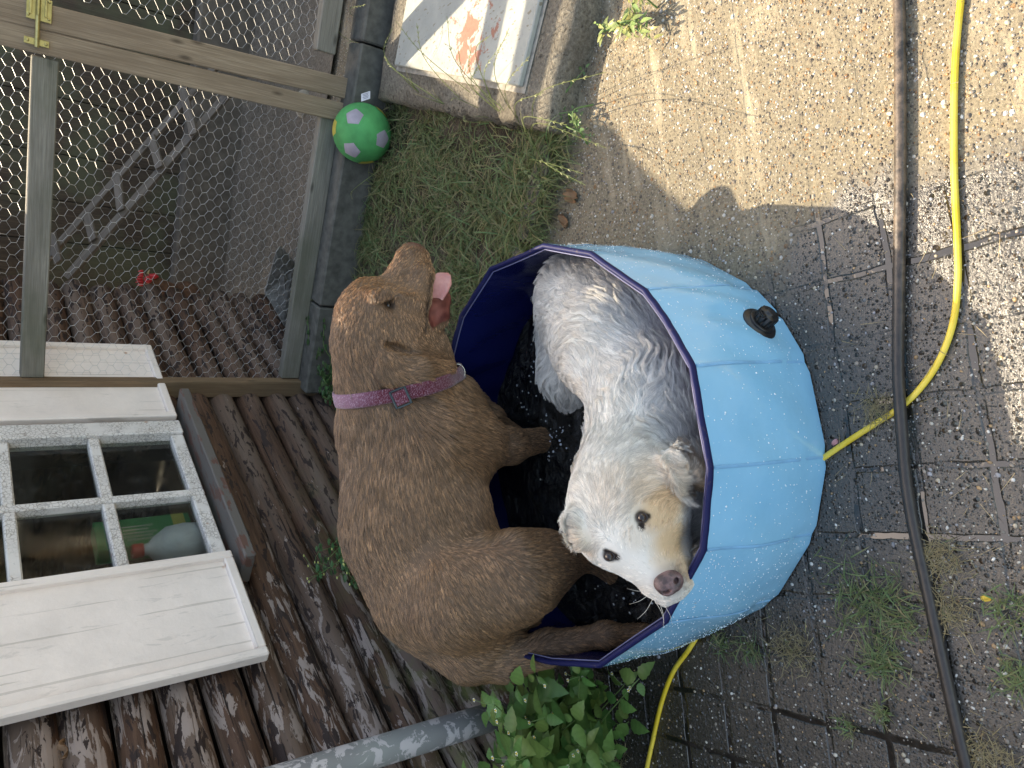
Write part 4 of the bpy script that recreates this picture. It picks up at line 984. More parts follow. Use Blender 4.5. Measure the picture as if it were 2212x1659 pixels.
hc_((1375, 1062, .04), (1352, 1035, .06), 94, 96, .05)
E1P, E2P = Hd(1387, 1118, -.060), Hd(1316, 1202, -.042)
wt_V, wt_Q = wb.mesh(); wtree = BVHTree.FromPolygons([tuple(v) for v in wt_V], wt_Q.tolist())
def wear_piece(pts, th, out, kk):
    last = None
    for (x0, y0, r0), (x1, y1, r1) in zip(pts, pts[1:]):
        h0, n0 = onbody(wtree, x0, y0); h1, n1 = onbody(wtree, x1, y1)
        if h0 is None or h1 is None: continue
        a = h0 + n0 * out; b = h1 + n1 * out; u = b - a; L = np.linalg.norm(u); u /= L; nn = n0 + n1; nn -= u * (nn @ u); nn /= np.linalg.norm(nn); v = np.cross(nn, u)
        for q in np.linspace(0, 1, 5):
            c = a + (b - a) * q; r = rp(r0 + (r1 - r0) * q, c); wb.ell(c, (u, v, nn), (max(L / 3, r * .7), r, th), kk)
wb.cone(Hd(1392, 1040, .05), Hd(1445, 1030, .07), rp(74, Hd(1392, 1040, .05)), rp(42, Hd(1445, 1030, .07)), .03)
wt_V, wt_Q = wb.mesh(); wtree = BVHTree.FromPolygons([tuple(v) for v in wt_V], wt_Q.tolist())
wear_piece([(1442, 1012, 28), (1484, 1014, 26), (1516, 1022, 14)], .006, .0015, .022)
ge_ = [onbody(wtree, *q)[0] for q in ((1462, 1050), (1480, 1048), (1500, 1042))]
for a, b in zip(ge_, ge_[1:]):
    if a is not None and b is not None: wb.cone(a, b, .007, .008, .014, 1, True)     # her right-hand ear flap
wear_piece([(1246, 1120, 22), (1256, 1165, 24), (1272, 1205, 14)], .010, .003, .012)                        # far ear
for P_ in (E1P, E2P):
    pxy = topx(P_[None])[0]; h, n = onbody(wtree, *pxy)
    if h is not None: wb.ell(h + n * .001, ((1, 0, 0), (0, 1, 0), (0, 0, 1)), (.0095, .0095, .0095), .010, True)
eyes = []
for x, y in ((1387, 1118), (1316, 1202)):
    h, n = onbody(wtree, x, y); eyes.append((h, n))
NS_H, NS_N = onbody(wtree, 1443, 1256)
V, Q = wb.mesh(); V = relax(V, Q, 3); N = vnormals(V, Q); V = V + N * (.004 * nz3(V, 26, 4)[:, :1]); N = vnormals(V, Q)
noseC = Hd(1443, 1256, -.05)
eyeP = [h for h, n in eyes]
def sp_(x, y): h_ = onbody(wtree, x, y)[0]; return Hd(x, y) if h_ is None else h_
EARH = sp_(1478, 1022); EARM = sp_(1440, 1025)
tan_c = [(sp_(1430, 1105), .05, .95), (sp_(1450, 1170), .045, .95), (sp_(1385, 1070), .045, .55), (sp_(1478, 1225), .03, .8), (sp_(1440, 1205), .03, .6), (EARH, .04, .9), (EARM, .035, .5), (sp_(1380, 1150), .035, .3), (sp_(1340, 1070), .06, .28), (sp_(1262, 1165), .03, .4), (sp_(1400, 1030), .05, .45)]
def white_col(P, r=None, cl=None):
    n1 = nz3(P, 14, 6)[:, :1]; base = np.tile(np.array([.88, .84, .76]), (len(P), 1)) * (1 + .05 * n1)
    tan = np.zeros(len(P))
    for c, rad_, s in tan_c: tan = np.maximum(tan, s * ss(rad_ * 1.35, rad_ * .4, np.linalg.norm(P - c, axis=1)))
    tan = tan[:, None]; base = base * (1 - tan) + tan * np.array([.76, .52, .3])
    q = topx(P); dd = np.linalg.norm(P - NS_H, axis=1); dk = ss(.045, .022, dd)[:, None] * .45 * ss(1425, 1470, q[:, 0])[:, None]; base = base * (1 - dk) + dk * np.array([.12, .09, .08])
    dk = ss(.034, .018, dd)[:, None] * .3; base = base * (1 - dk) + dk * np.array([.2, .17, .16])
    for e_, r1_ in [(q, 1.) for q in eyeP] + [(sp_(1386, 1137), .62), (sp_(1400, 1115), .5), (sp_(1330, 1203), .68), (sp_(1308, 1192), .5)]:
        k = ss(.0155 * r1_, .008 * r1_, np.linalg.norm(P - e_, axis=1))[:, None]; base = base * (1 - k) + k * np.array([.035, .024, .02])
    if r is not None:
        base = base * r.uniform(.72, 1.14, (len(P), 1)); kc = .82 + .25 * ((np.sin(cl * 12.9898) * 43758.5) % 1)[:, None]; base *= kc
    return np.clip(base, 0, 1)
wdog = thing('dog', (-.1, 1.0, 0), 'wet cream-white long haired dog curled in the pool, head resting on the near rim', 'dog')
C = np.concatenate([white_col(V) * .8, np.ones((len(V), 1))], 1)  # skin colour toned down to stand for shade at the fur roots
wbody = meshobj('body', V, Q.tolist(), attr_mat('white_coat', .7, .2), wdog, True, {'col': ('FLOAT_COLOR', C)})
wtree = BVHTree.FromPolygons([tuple(v) for v in V], Q.tolist())
WV = V; WQ = Q; WNn = N
for (h, n) in eyes:
    ed_ = (CAM - h); ed_ /= np.linalg.norm(ed_); ctr = h + n * .0 - ed_ * .0035
    m = MB(); m.lathe(ctr, ed_, [(.0088 * math.cos(a), .0088 * math.sin(a)) for a in np.linspace(-1.4, 1.5, 14)], 24); ey = m.build('eye', NT('brown_iris').set(col=(.03, .014, .008), rough=.1, coat=.6, coatr=.02).m, wdog, True)
    m = MB(); m.lathe(ctr + ed_ * .0078, ed_, [(.0045, 0), (.0043, .0006), (.003, .0010), (.001, .0012)], 18); m.build('pupil', EYM, ey, True)
    m = MB(); u = np.cross(ed_, UPV); u /= np.linalg.norm(u); v = np.cross(ed_, u)
    m.tube([ctr + ed_ * .0038 + (math.cos(a) * u * 1.0 + math.sin(a) * v * .8) * .0084 for a in np.linspace(0, 2 * math.pi, 24, endpoint=False)], .0018, 8, closed=True); m.build('eyelid', simple('eyelid_skin', (.03, .022, .02), .5), wdog, True)
# nose leather with nostrils
if NS_H is not None:
    vd = CAM - NS_H; vd /= np.linalg.norm(vd); ax1 = PD(1470, 1220, 1.2) - PD(1412, 1290, 1.2); ax1 -= vd * (ax1 @ vd); ax1 /= np.linalg.norm(ax1); ax2 = np.cross(vd, ax1)
    muzd = PD(1442, 1257, 1.2) - PD(1360, 1150, 1.2); muzd /= np.linalg.norm(muzd)
    nb_ = Blob(NS_H - .04, NS_H + .04, .0016)
    nc = NS_H + vd * .002
    nb_.ell(nc, (ax1, muzd, vd), (.0235, .017, .013), .006); nb_.ell(nc + muzd * .008, (ax1, muzd, vd), (.018, .012, .011), .008)
    for sg in (-1, 1):
        nb_.ell(nc + ax1 * .0125 * sg + muzd * .006 + vd * .001, (ax1, muzd, vd), (.0095, .0095, .0115), .005)
    for sg in (-1, 1):
        nb_.ell(nc + ax1 * .0120 * sg + muzd * .0095 + vd * .0115, (ax1 * .9 + muzd * .5 * sg, muzd, vd), (.0046, .0036, .008), .003, True)
    nb_.cone(nc + muzd * .004 + vd * .0135, nc + muzd * .022 + vd * .009, .0012, .0014, .002, 1, True)
    Vn, Qn = nb_.mesh(); Vn = relax(Vn, Qn, 2); t = NT('nose_leather'); oo = t.obj()
    t.set(col=t.mix(t.ramp(t.noise(oo, 60, 4), [(.42, 0.), (.62, 1.)]), (.05, .032, .032), (.2, .12, .115)), rough=.38, spec=.5, normal=t.bump(t.vor(oo, 700), .35, .001)); meshobj('nose', Vn, Qn.tolist(), t.m, wdog)
def wp_(x, y, z): return PZ(x, y, z)
def hp_(x, y, d=0.): return PD(x, y, HD + d)
ws = [(hp_(1430, 1240, -.05), hp_(1360, 1150) - hp_(1430, 1240)), (hp_(1380, 1170, -.05), hp_(1330, 1090) - hp_(1380, 1170)), (hp_(1330, 1110, -.06), hp_(1320, 1020) - hp_(1330, 1110)), (hp_(1270, 1120, -.03), hp_(1225, 1090) - hp_(1290, 1110)), (hp_(1280, 1170, -.02), hp_(1255, 1200) - hp_(1290, 1160)), (hp_(1420, 1090, -.03), hp_(1460, 1040) - hp_(1420, 1090)), (hp_(1460, 1150, -.0), hp_(1500, 1140) - hp_(1460, 1160)), (hp_(1400, 1255, -.02), hp_(1370, 1265) - hp_(1400, 1245)), (hp_(1475, 1250, -.02), hp_(1500, 1262) - hp_(1470, 1250)),
      (wp_(1440, 1010, .33), wp_(1510, 1015, .33) - wp_(1430, 1005, .33)), (wp_(1330, 980, .33), wp_(1320, 900, .33) - wp_(1350, 1010, .33)), (wp_(1440, 960, .33), wp_(1470, 880, .33) - wp_(1420, 970, .33)), (wp_(1340, 880, .28), wp_(1300, 830, .28) - wp_(1370, 900, .28)), (wp_(1440, 860, .28), wp_(1480, 790, .28) - wp_(1410, 880, .28)), (wp_(1350, 780, .28), wp_(1310, 690, .28) - wp_(1370, 820, .28)), (wp_(1420, 740, .25), wp_(1430, 660, .25) - wp_(1400, 790, .25)), (wp_(1300, 650, .26), wp_(1220, 620, .2) - wp_(1330, 660, .28)), (wp_(1190, 600, .15), wp_(1165, 680, .1) - wp_(1200, 590, .2)), (wp_(1230, 740, .2), wp_(1235, 880, .1) - wp_(1225, 720, .2)), (wp_(1170, 760, .1), wp_(1200, 880, .08) - wp_(1165, 740, .1)), (wp_(1270, 780, .2), wp_(1265, 900, .12) - wp_(1280, 740, .2)), (wp_(1360, 600, .2), wp_(1300, 560, .15) - wp_(1380, 620, .2))]
wfl = seg_field(ws, 3)
HEADC = hp_(1360, 1130)
def hd_mask(P): return ss(.19, .11, np.linalg.norm(P - HEADC, axis=1) * np.where(P[:, 1] > 1.02, 1.3, 1))
MUZ = hp_(1420, 1220, -.03)
def wlen(P):
    h = hd_mask(P); mz = ss(.14, .075, np.linalg.norm(P - MUZ, axis=1)); L = .052 + .012 * nz3(P, 9, 4)[:, 0]; L = L * (1 - h) + h * .026; L = L * (1 - mz) + mz * .011
    eb_ = ss(.07, .03, np.linalg.norm(P - EARM, axis=1)); L = L * (1 - eb_) + eb_ * .05
    e2_ = ss(.04, .01, np.linalg.norm(P - hp_(1250, 1130, .01), axis=1)); L = L * (1 - e2_) + e2_ * .042
    for e_ in eyeP: k = ss(.03, .012, np.linalg.norm(P - e_, axis=1)); L = L * (1 - .65 * k)
    return L
def wclump(P): return .8 - .42 * hd_mask(P)
def wdens(P):
    d = np.where(P[:, 2] < WZ - .02, .05, 1.)
    for e_ in eyeP: d = d * ss(.0068, .0095, np.linalg.norm(P - e_, axis=1))
    d = d * ss(.018, .024, np.linalg.norm(P - NS_H, axis=1)); return d * (1 + 3 * hd_mask(P))
fur('long_fur', wbody, WV, WQ, WNn, 290000, wfl, wlen, lambda P: .3 - .08 * hd_mask(P), white_col, attr_mat('white_fur', .5, .3), wdens, steps=9, rad=.0004, wav=.7, wavf=110, clump=wclump, nclump=7000, sag=.18, seed=5, coarse=13)
# whiskers
WHM = simple('pale_whisker', (.7, .66, .58), .4)
for k, (x, y, dx, dy) in enumerate(((1400, 1285, -40, 20), (1408, 1296, -32, 42), (1415, 1300, 20, 48), (1425, 1305, 8, 50), (1400, 1275, -46, -4), (1494, 1205, 42, -16), (1497, 1215, 44, -4), (1498, 1225, 40, 10), (1436, 1310, 16, 40), (1492, 1190, 36, -18))):
    m = MB(); a = hp_(x - dx * .1, y - dy * .1, -.012); b = hp_(x + dx * .5 + dy * .08, y + dy * .5 - dx * .08, -.02); c = hp_(x + dx, y + dy, -.01); P_ = smooth_curve([a, b, c], 5); m.tube(P_, np.linspace(.00055, .00015, len(P_)), 5); m.build('whisker', WHM, wdog, True)
# ================================================================ BALL
bcn = PZ(783, 288, .105); BR = .104
ball = thing('football', (bcn[0], bcn[1], 0), 'green football with grey and yellow pentagon patches lying in the grass by the chicken run', 'ball')
V = []; F = []; nu, nv = 48, 32
for j in range(nv + 1):
    for i in range(nu):
        th = math.pi * j / nv; ph = 2 * math.pi * i / nu; d = np.array([math.sin(th) * math.cos(ph), math.sin(th) * math.sin(ph), math.cos(th)])
        V.append(bcn + d * BR * (1 + .012 * math.sin(3 * ph + 1) * math.sin(th) - (.03 * max(0, -d[2] - .7))))
for j in range(nv):
    for i in range(nu): F.append((j * nu + i, (j + 1) * nu + i, (j + 1) * nu + (i + 1) % nu, j * nu + (i + 1) % nu))
meshobj('cover', V, F, simple('scuffed_green_leatherette', (.05, .3, .09), .75, .28, 14, .25), ball)
def on_ball(x, y):
    d = ray(x, y); d = d / np.linalg.norm(d); oc = CAM - bcn; b = oc @ d; q = max(0., b * b - (oc @ oc - BR * BR)); return (CAM + d * (-b - math.sqrt(q)) - bcn) / BR
def pent(nrm, r, rot, mat, nm):
    n = nrm / np.linalg.norm(nrm); u = np.cross(n, UZ); u /= np.linalg.norm(u); v = np.cross(n, u); V = [bcn + n * (BR * 1.014)]; F = []; RR = 7
    for k in range(1, RR + 1):
        for j in range(25):
            a = 2 * math.pi * j / 25; aa = (a % (2 * math.pi / 5)) - math.pi / 5; rad = r * k / RR * math.cos(math.pi / 5) / math.cos(aa) * .97
            d = n + (math.cos(a + rot) * u + math.sin(a + rot) * v) * rad; d /= np.linalg.norm(d); V.append(bcn + d * BR * (1.015 - (.006 if k == RR else 0)))
    for j in range(25): F.append((0, 1 + j, 1 + (j + 1) % 25))
    for k in range(RR - 1):
        for j in range(25): a = 1 + k * 25; F.append((a + j, a + 25 + j, a + 25 + (j + 1) % 25, a + (j + 1) % 25))
    meshobj(nm, V, F, mat, ball)
GP = simple('worn_grey_patch', (.34, .3, .34), .7, .2, 20, .2); YP = simple('yellow_patch', (.42, .36, .06), .55, .2, 20, .2)
for x, y, rt in ((765, 251, .3), (759, 325, .9), (827, 301, .5)): pent(on_ball(x, y), .34, rt, GP, 'grey_patch')
for d, rt in ((on_ball(829, 242) * np.array([1.15, 1, 1]), .3), (on_ball(722, 272) + np.array([0, .2, .5]), .2), (np.array([.3, .9, .2]), .1), (np.array([-.9, .1, -.2]), .4)): pent(d, .34, rt, YP, 'yellow_patch')
m = MB(); tg = PZ(790, 208, .17); m.box(tg, (RGT * .9 + UPV * .3, UPV, LOOK), (.016, .013, .0006), .0003); tagm = m.build('tag', simple('white_tag', (.6, .6, .62), .6), ball)
m = MB()
for k in range(4): m.box(tg - LOOK * .0012 + UPV * (.008 - .005 * k), (RGT * .9 + UPV * .3, UPV, LOOK), (.011 - .002 * (k % 2), .0008, .0002), .0001)
m.build('print', simple('grey_print', (.15, .15, .2), .6), tagm)
# ================================================================ HOSES
def hose(name, pts, r, mat, label):
    P_ = smooth_curve([PZ(x, y, z) for x, y, z in pts], 14); m = MB(); m.tube(P_, r, 16); o = m.build(name, mat, None, True); return setp(o, label, 'hose', 'hoses lying across the paving')
t = NT('dusty_black_rubber'); oo = t.obj(); d_ = t.ramp(t.noise(oo, 45, 6, .75), [(.4, 0.), (.68, 1.)])
t.set(col=t.mix(t.math('MULTIPLY', d_, t.ramp(t.n('SeparateXYZ', {0: oo}, out=0), [(.05, .12), (.3, 1.)])), (.025, .022, .02), (.16, .12, .09)), rough=.4, spec=.5, normal=t.bump(t.noise(oo, 150, 4), .3, .002))
hose('rubber_hose', [(1935, -260, .0105), (1940, -60, .0105), (1944, 100, .0105), (1945, 350, .0105), (1942, 600, .011), (1940, 780, .014), (1943, 860, .021), (1948, 930, .0205), (1956, 1030, .014), (1972, 1130, .011), (1998, 1250, .0105), (2030, 1400, .0105), (2065, 1560, .0105), (2094, 1680, .0105), (2150, 1900, .0105)], .0098, t.m, 'thick black rubber hose running straight across the paving over the yellow one')
t = NT('yellow_pvc'); oo = t.obj(); d_ = t.ramp(t.noise(oo, 120, 5, .75), [(.62, 0.), (.68, .8)])
t.set(col=t.mix(d_, t.mix(t.ramp(t.noise(oo, 12), [(.4, 0.), (.6, 1.)]), (.72, .5, .03), (.8, .6, .08)), (.2, .14, .04)), rough=.4, spec=.5)
hose('garden_hose', [(2110, -260, .006), (2078, -20, .006), (2063, 150, .006), (2061, 350, .006), (2068, 520, .006), (2069, 610, .006), (2058, 700, .006), (2028, 780, .006), (1985, 842, .006), (1940, 883, .0052), (1880, 922, .006), (1785, 985, .006), (1700, 1050, .0058), (1600, 1180, .0055), (1530, 1330, .0058), (1490, 1400, .006), (1455, 1450, .006), (1430, 1515, .006), (1410, 1600, .006), (1392, 1690, .006), (1370, 1850, .006)], .0053, t.m, 'thin yellow garden hose curving under the blue pool')
# ================================================================ VEGETATION
def col_mat(name, rough=.5, spec=.35, trans=.25):
    t = NT(name); a = t.n('Attribute', attribute_name='col'); t.set(col=a, rough=rough, spec=spec)
    if trans:
        tl = t.n('BsdfTranslucent', {0: a}); mx = t.n('MixShader', {0: trans, 1: t.b.outputs[0], 2: tl}); t.t.links.new(mx, t.o.inputs[0])
    return t.m
GRM = col_mat('grass_blade', .45); LEAFM = col_mat('leaf', .38, .45); STM = col_mat('stem', .5, .3, 0)
class Leaves:
    def __init__(s): s.V = []; s.F = []; s.C = []
    def blade(s, p, d, L, w, bend, c, seg=4, c2=None):
        d = np.array(d, float); d /= np.linalg.norm(d); side = np.cross(d, UZ); side = side / (np.linalg.norm(side) + 1e-9); side = side * math.cos(bend[1]) + np.cross(d, side) * math.sin(bend[1]); b = len(s.V); cur = np.array(p, float)
        for k in range(seg + 1):
            t = k / seg; ww = w * (1 - t ** 1.8) * (.75 + .25 * min(1, t * 4)); dd = d - UZ * bend[0] * t; 
            if k: cur = cur + dd / np.linalg.norm(dd) * L / seg
            if cur[2] < .012: cur[2] = .012 + .004 * t
            cc = np.array(c) * (1 - t) + np.array(c2 if c2 is not None else c) * t
            if k == seg: s.V.append(cur.copy()); s.C.append(cc)
            else: s.V += [cur - side * ww, cur + side * ww]; s.C += [cc, cc]
        for k in range(seg - 1): a = b + 2 * k; s.F.append((a, a + 1, a + 3, a + 2))
        a = b + 2 * (seg - 1); s.F.append((a, a + 1, a + 2))
    def leaf(s, p, d, n, L, w, c, droop=.3, teeth=True, shape=1.):
        d = np.array(d, float); d /= np.linalg.norm(d); n = np.array(n, float); n -= d * (n @ d); n /= np.linalg.norm(n); u = np.cross(n, d); b = len(s.V); K_ = 9
        for k in range(K_ + 1):
            t = k / K_; ww = w * math.sin(math.pi * min(1, t ** .75 * 1.0)) ** .85 * (1 - .15 * t) if 0 < t < 1 else 0
            if teeth and k % 2 == 0: ww *= .84
            mid = np.array(p) + d * L * t - n * (droop * L * t * t) ; cv = .22 * ww
            s.V += [mid - u * ww + n * cv, mid, mid + u * ww + n * cv]; cc = np.array(c) * (.92 + .16 * ((k % 2) == 0)); s.C += [cc, cc * 1.12, cc]
        for k in range(K_):
            a = b + 3 * k; s.F += [(a, a + 1, a + 4, a + 3), (a + 1, a + 2, a + 5, a + 4)]
    def build(s, name, mat, parent=None):
        C = np.concatenate([np.clip(np.array(s.C), 0, 1), np.ones((len(s.C), 1))], 1); return meshobj(name, s.V, s.F, mat, parent, True, {'col': ('FLOAT_COLOR', C)})
def gcol(dry=.15):
    if rng.random() < dry: return np.array([.3, .25, .13]) * rng.uniform(.6, 1.1)
    g = np.array([.11, .175, .065]) * rng.uniform(.6, 1.35); g[0] *= rng.uniform(.8, 1.5); return g
def g3(a, b, z=.02): x, y = gpt(a, b); return np.array([x, y, z])
gr = Leaves(); cnt = 0
cl_ = [(rng.uniform(-1.8, .0), rng.uniform(.02, 1.36), rng.uniform(0, 6.28), rng.uniform(.5, 1.3)) for _ in range(1500)]
for a, b, ph, sz in cl_:
    p0 = g3(a, b)
    if np.linalg.norm(p0[:2] - bcn[:2]) < .085 or np.linalg.norm(p0[:2] - CEN) < .46: continue
    q = math.sin(a * 9 + 2) * math.cos(b * 8) ; n = int((30 if q > -.35 else 12) * sz); near = b < .25 and a > -.8
    for _ in range(n):
        p = p0 + np.array([*rng.normal(0, .028, 2), 0]); az = ph + rng.normal(0, 1.1); el = rng.uniform(.1, .9); L = rng.uniform(.035, .12) * (1.35 if near else 1)
        gr.blade(p, (math.cos(az) * math.cos(el), math.sin(az) * math.cos(el), math.sin(el)), L, rng.uniform(.0009, .0021), (rng.uniform(.4, 1.9), rng.uniform(-.8, .8)), gcol(.2), 4, gcol(.4))
for _ in range(900):   # strip between the platform and the run
    p = g3(rng.uniform(-.1, 1.), rng.uniform(1.02, 1.36)); az = rng.uniform(0, 6.28); el = rng.uniform(.2, 1.2)
    gr.blade(p, (math.cos(az) * math.cos(el), math.sin(az) * math.cos(el), math.sin(el)), rng.uniform(.03, .1), rng.uniform(.0009, .002), (rng.uniform(.4, 1.6), 0), gcol(.2), 4, gcol(.3))
for _ in range(1300):  # long blades along the paving edge
    a = rng.uniform(-.75, -.02); p = g3(a, abs(rng.normal(.05, .06)) + .02); az = rng.normal(-1.2, 1.2); el = rng.uniform(.25, 1.2)
    gr.blade(p, (math.cos(az) * math.cos(el), math.sin(az) * math.cos(el), math.sin(el)), rng.uniform(.06, .17), rng.uniform(.0011, .0024), (rng.uniform(.7, 2.), rng.uniform(-.8, .8)), gcol(.15), 5, gcol(.25))
setp(gr.build('grass', GRM), 'tangled green and straw coloured grass between the pool, the ball and the chicken run', 'grass', kind='stuff')
def tuft(x, y, r, n, L, label, dry=.1, name='grass_tuft', cat='grass tuft', grp='small grass tufts growing in the paving joints'):
    c = PZ(x, y, 0); g = Leaves()
    for _ in range(n):
        q = c + np.array([*rng.normal(0, r * .4, 2), .003]); az = rng.uniform(0, 6.28); el = rng.uniform(.05, 1.) if dry < .5 else rng.uniform(0, .35)
        g.blade(q, (math.cos(az) * math.cos(el), math.sin(az) * math.cos(el), math.sin(el)), L * rng.uniform(.5, 1.2), rng.uniform(.0006, .0015) * (1 if dry < .5 else .6), (rng.uniform(.6, 2), rng.uniform(-.8, .8)), gcol(dry), 4, gcol(dry + .1))
    return setp(g.build(name, GRM), label, cat, grp)
tuft(1885, 1300, .085, 240, .055, 'largest green grass tuft in the paving, beside the black hose')
tuft(1905, 1425, .05, 150, .038, 'medium green tuft just below the largest grass tuft in the paving')
tuft(2190, 1325, .05, 90, .035, 'sparse green tuft beyond the black hose, near the yellow leaf scrap')
tuft(2205, 1460, .04, 120, .03, 'dense low tuft at the near edge of the photo beyond the black hose')
tuft(1835, 1565, .022, 50, .022, 'tiny tuft in a joint left of the wet puddle joint')
tuft(1915, 1535, .02, 60, .025, 'thin wispy tuft at the end of the water-filled joint')
tuft(1570, 1385, .04, 70, .03, 'short tuft hugging the pool where the yellow hose emerges')
tuft(1630, 1402, .03, 50, .045, 'upright small tuft between the pool and the dry grass clump')
tuft(1960, 1340, .04, 60, .04, 'straggling tuft touching the black hose')
dg = 'dry grass clumps scattered on the paving'
for x, y, r, n, lb in ((1712, 1395, .055, 200, 'dry brown grass clump below the pool'), (2037, 1205, .045, 170, 'dry brown grass clump right beside the black hose'), (2057, 1314, .045, 160, 'straw coloured grass clump beyond the black hose, below the brown one'), (2125, 1625, .06, 220, 'wide straw clump at the lower corner beside the hose end'), (1897, 882, .035, 120, 'matted dry clump where the two hoses cross'), (1330, 1640, .06, 160, 'withered brown leaves and stalks under the leafy weed')):
    tuft(x, y, r, n, .035, lb, .95, 'dry_clump', 'dry grass', dg)
# tall seeding stems at the corner of the platform
tall = Leaves(); ear_ = Leaves()
for (x, y), (x2, y2), zt_ in (((1105, 268), (1018, 95), .3), ((1110, 268), (990, 110), .27), ((1120, 265), (965, 35), .33), ((1060, 235), (855, 45), .3), ((1030, 250), (900, 50), .26), ((960, 225), (830, 120), .24), ((905, 200), (848, 60), .22), ((1140, 290), (1225, 270), .2), ((1145, 300), (1310, 320), .22), ((1150, 280), (1310, 155), .26), ((1130, 280), (1145, 120), .24), ((1120, 270), (1100, 60), .26), ((1085, 262), (1080, 100), .24), ((1160, 320), (1265, 400), .14), ((1125, 330), (1180, 420), .13), ((1140, 350), (1260, 375), .12), ((820, 120), (735, 45), .2), ((800, 70), (790, 10), .2), ((1070, 250), (975, 215), .14), ((1100, 262), (1002, 250), .12), ((845, 350), (760, 430), .1), ((1095, 255), (1035, 140), .22), ((1080, 255), (1060, 75), .25), ((1130, 285), (1175, 200), .2)):
    a = PZ(x, y, .02 + (.08 if y < 235 and x > 850 else 0)); b = PZ(x2, y2, zt_); mid = (a + b) / 2 + UZ * .07 + np.array([*rng.normal(0, .015, 2), 0]); C_ = smooth_curve([a, mid, b], 7); cc = np.array([.23, .27, .1]) * rng.uniform(.7, 1.3)
    for i in range(len(C_) - 1):
        d = C_[i + 1] - C_[i]; L = np.linalg.norm(d); s_d = np.cross(d, LOOK); s_d /= np.linalg.norm(s_d); w = .0011 * (1 - .5 * i / len(C_)); bi = len(tall.V)
        tall.V += [C_[i] - s_d * w, C_[i] + s_d * w, C_[i + 1] + s_d * w * .95, C_[i + 1] - s_d * w * .95]; tall.C += [cc] * 4; tall.F.append((bi, bi + 1, bi + 2, bi + 3))
        u2 = np.cross(s_d, d / L); bi = len(tall.V); tall.V += [C_[i] - u2 * w, C_[i] + u2 * w, C_[i + 1] + u2 * w, C_[i + 1] - u2 * w]; tall.C += [cc] * 4; tall.F.append((bi, bi + 1, bi + 2, bi + 3))
        if i > len(C_) * .5 and rng.random() < .9:
            for sg in (-1, 1): ear_.blade(C_[i] , d / L + s_d * sg * .5, .011, .0014, (.2, rng.uniform(-1, 1)), np.array([.3, .31, .15]), 2)
    for _ in range(3): tall.blade(a, (mid - a) + rng.normal(0, .03, 3), rng.uniform(.06, .14), .0018, (.9, rng.uniform(-1, 1)), gcol(.1), 5, gcol(.4))
tg_ = thing('tall_grass', PZ(1120, 270, .0), 'tall thin grass stems gone to seed, arching over the corner of the concrete platform', 'grass')
tall.build('stems', GRM, tg_); ear_.build('seed_heads', GRM, tg_)
# broad-leaved weed beside the downpipe
def weed(name, base, targets, Lr, wr, label, cat, c0, flowers=0, fcol=(.8, .8, .7), lobed=False, npairs=3, ctr=(.55, .4, .03)):
    th = thing(name, base, label, cat); lv = Leaves(); sm = MB(); blooms = []
    for q in targets:
        b0 = base + np.array([*rng.normal(0, .035, 2), 0]); mid = (b0 * .45 + q * .55) + UZ * .04 + np.array([*rng.normal(0, .012, 2), 0]); C_ = smooth_curve([b0, mid, q], 6); sm.tube(C_, np.linspace(.0026, .001, len(C_)), 6, cap=False); n = len(C_)
        for k in range(npairs):
            i = int((n - 1) * (1 - .22 * k)); p = C_[i]; ang = rng.uniform(0, 6.28); sc_l = .65 + .35 * min(1, k / 1.5 + .3) * rng.uniform(.8, 1.2)
            for sg in ((0, math.pi) if k else (0, math.pi * .66, math.pi * 1.33)):
                d = np.array([math.cos(ang + sg), math.sin(ang + sg), rng.uniform(-.1, .4)]); n_ = UZ + rng.normal(0, .28, 3) - LOOK * .35; L = rng.uniform(*Lr) * sc_l; cc = np.array(c0) * rng.uniform(.75, 1.3); cc[0] *= rng.uniform(.8, 1.4)
                if lobed:
                    for j in range(5): da = (j - 2) * .5; dd = np.array([math.cos(ang + sg + da), math.sin(ang + sg + da), .1]); lv.leaf(p + d * L * .25, dd, n_, L * (1 - .16 * abs(j - 2)) * .7, L * .13, cc, .15)
                    lv.blade(p, d, L * .3, .001, (0, 0), cc, 2)
                else: lv.leaf(p + d * .006, d, n_, L, L * rng.uniform(*wr), cc, rng.uniform(.1, .5))
    for _ in range(flowers):
        q = targets[rng.integers(len(targets))]; p = q + np.array([*rng.normal(0, .028, 2), abs(rng.normal(.015, .012))]); sm.tube([q, (p + q) / 2 + UZ * .004, p], .0006, 5, cap=False); fl = MB(); fy = MB(); blooms.append((fl, fy)); fy.lathe(p, UZ - LOOK * .4, [(.0012, -.001), (.0023, .0005), (.0018, .002), (.0005, .0025)], 8)
        for k in range(5):
            a = k * 1.257; d = np.array([math.cos(a), math.sin(a), .25]); u = np.cross(UZ, d); fl.add([p + d * .0018 - u * .0012, p + d * .0018 + u * .0012, p + d * .0042 + u * .0014, p + d * .0042 - u * .0014], [(0, 1, 2, 3)])
    sm.build('stems', simple(name + '_stem', (.12, .2, .06), .5), th, True); lv.build('leaves', LEAFM, th)
    if flowers:
        pm_ = simple(name + '_petal', fcol, .6); cm_ = simple(name + '_centre', ctr, .6)
        for fl, fy in blooms: fy.build('centre', cm_, fl.build('flower', pm_, th))
    return th
tg3 = []
while len(tg3) < 62:
    x = rng.uniform(1005, 1380); y = rng.uniform(1455, 1720); 
    if y < 1450 + max(0, (1150 - x)) * .55 or (x > 1330 and y > 1600): continue
    q = PPL(x, y, WN, WN @ WB + rng.uniform(.19, .5))
    if q[2] < .05: q = PZ(x, y, rng.uniform(.04, .14))
    tg3.append(q)
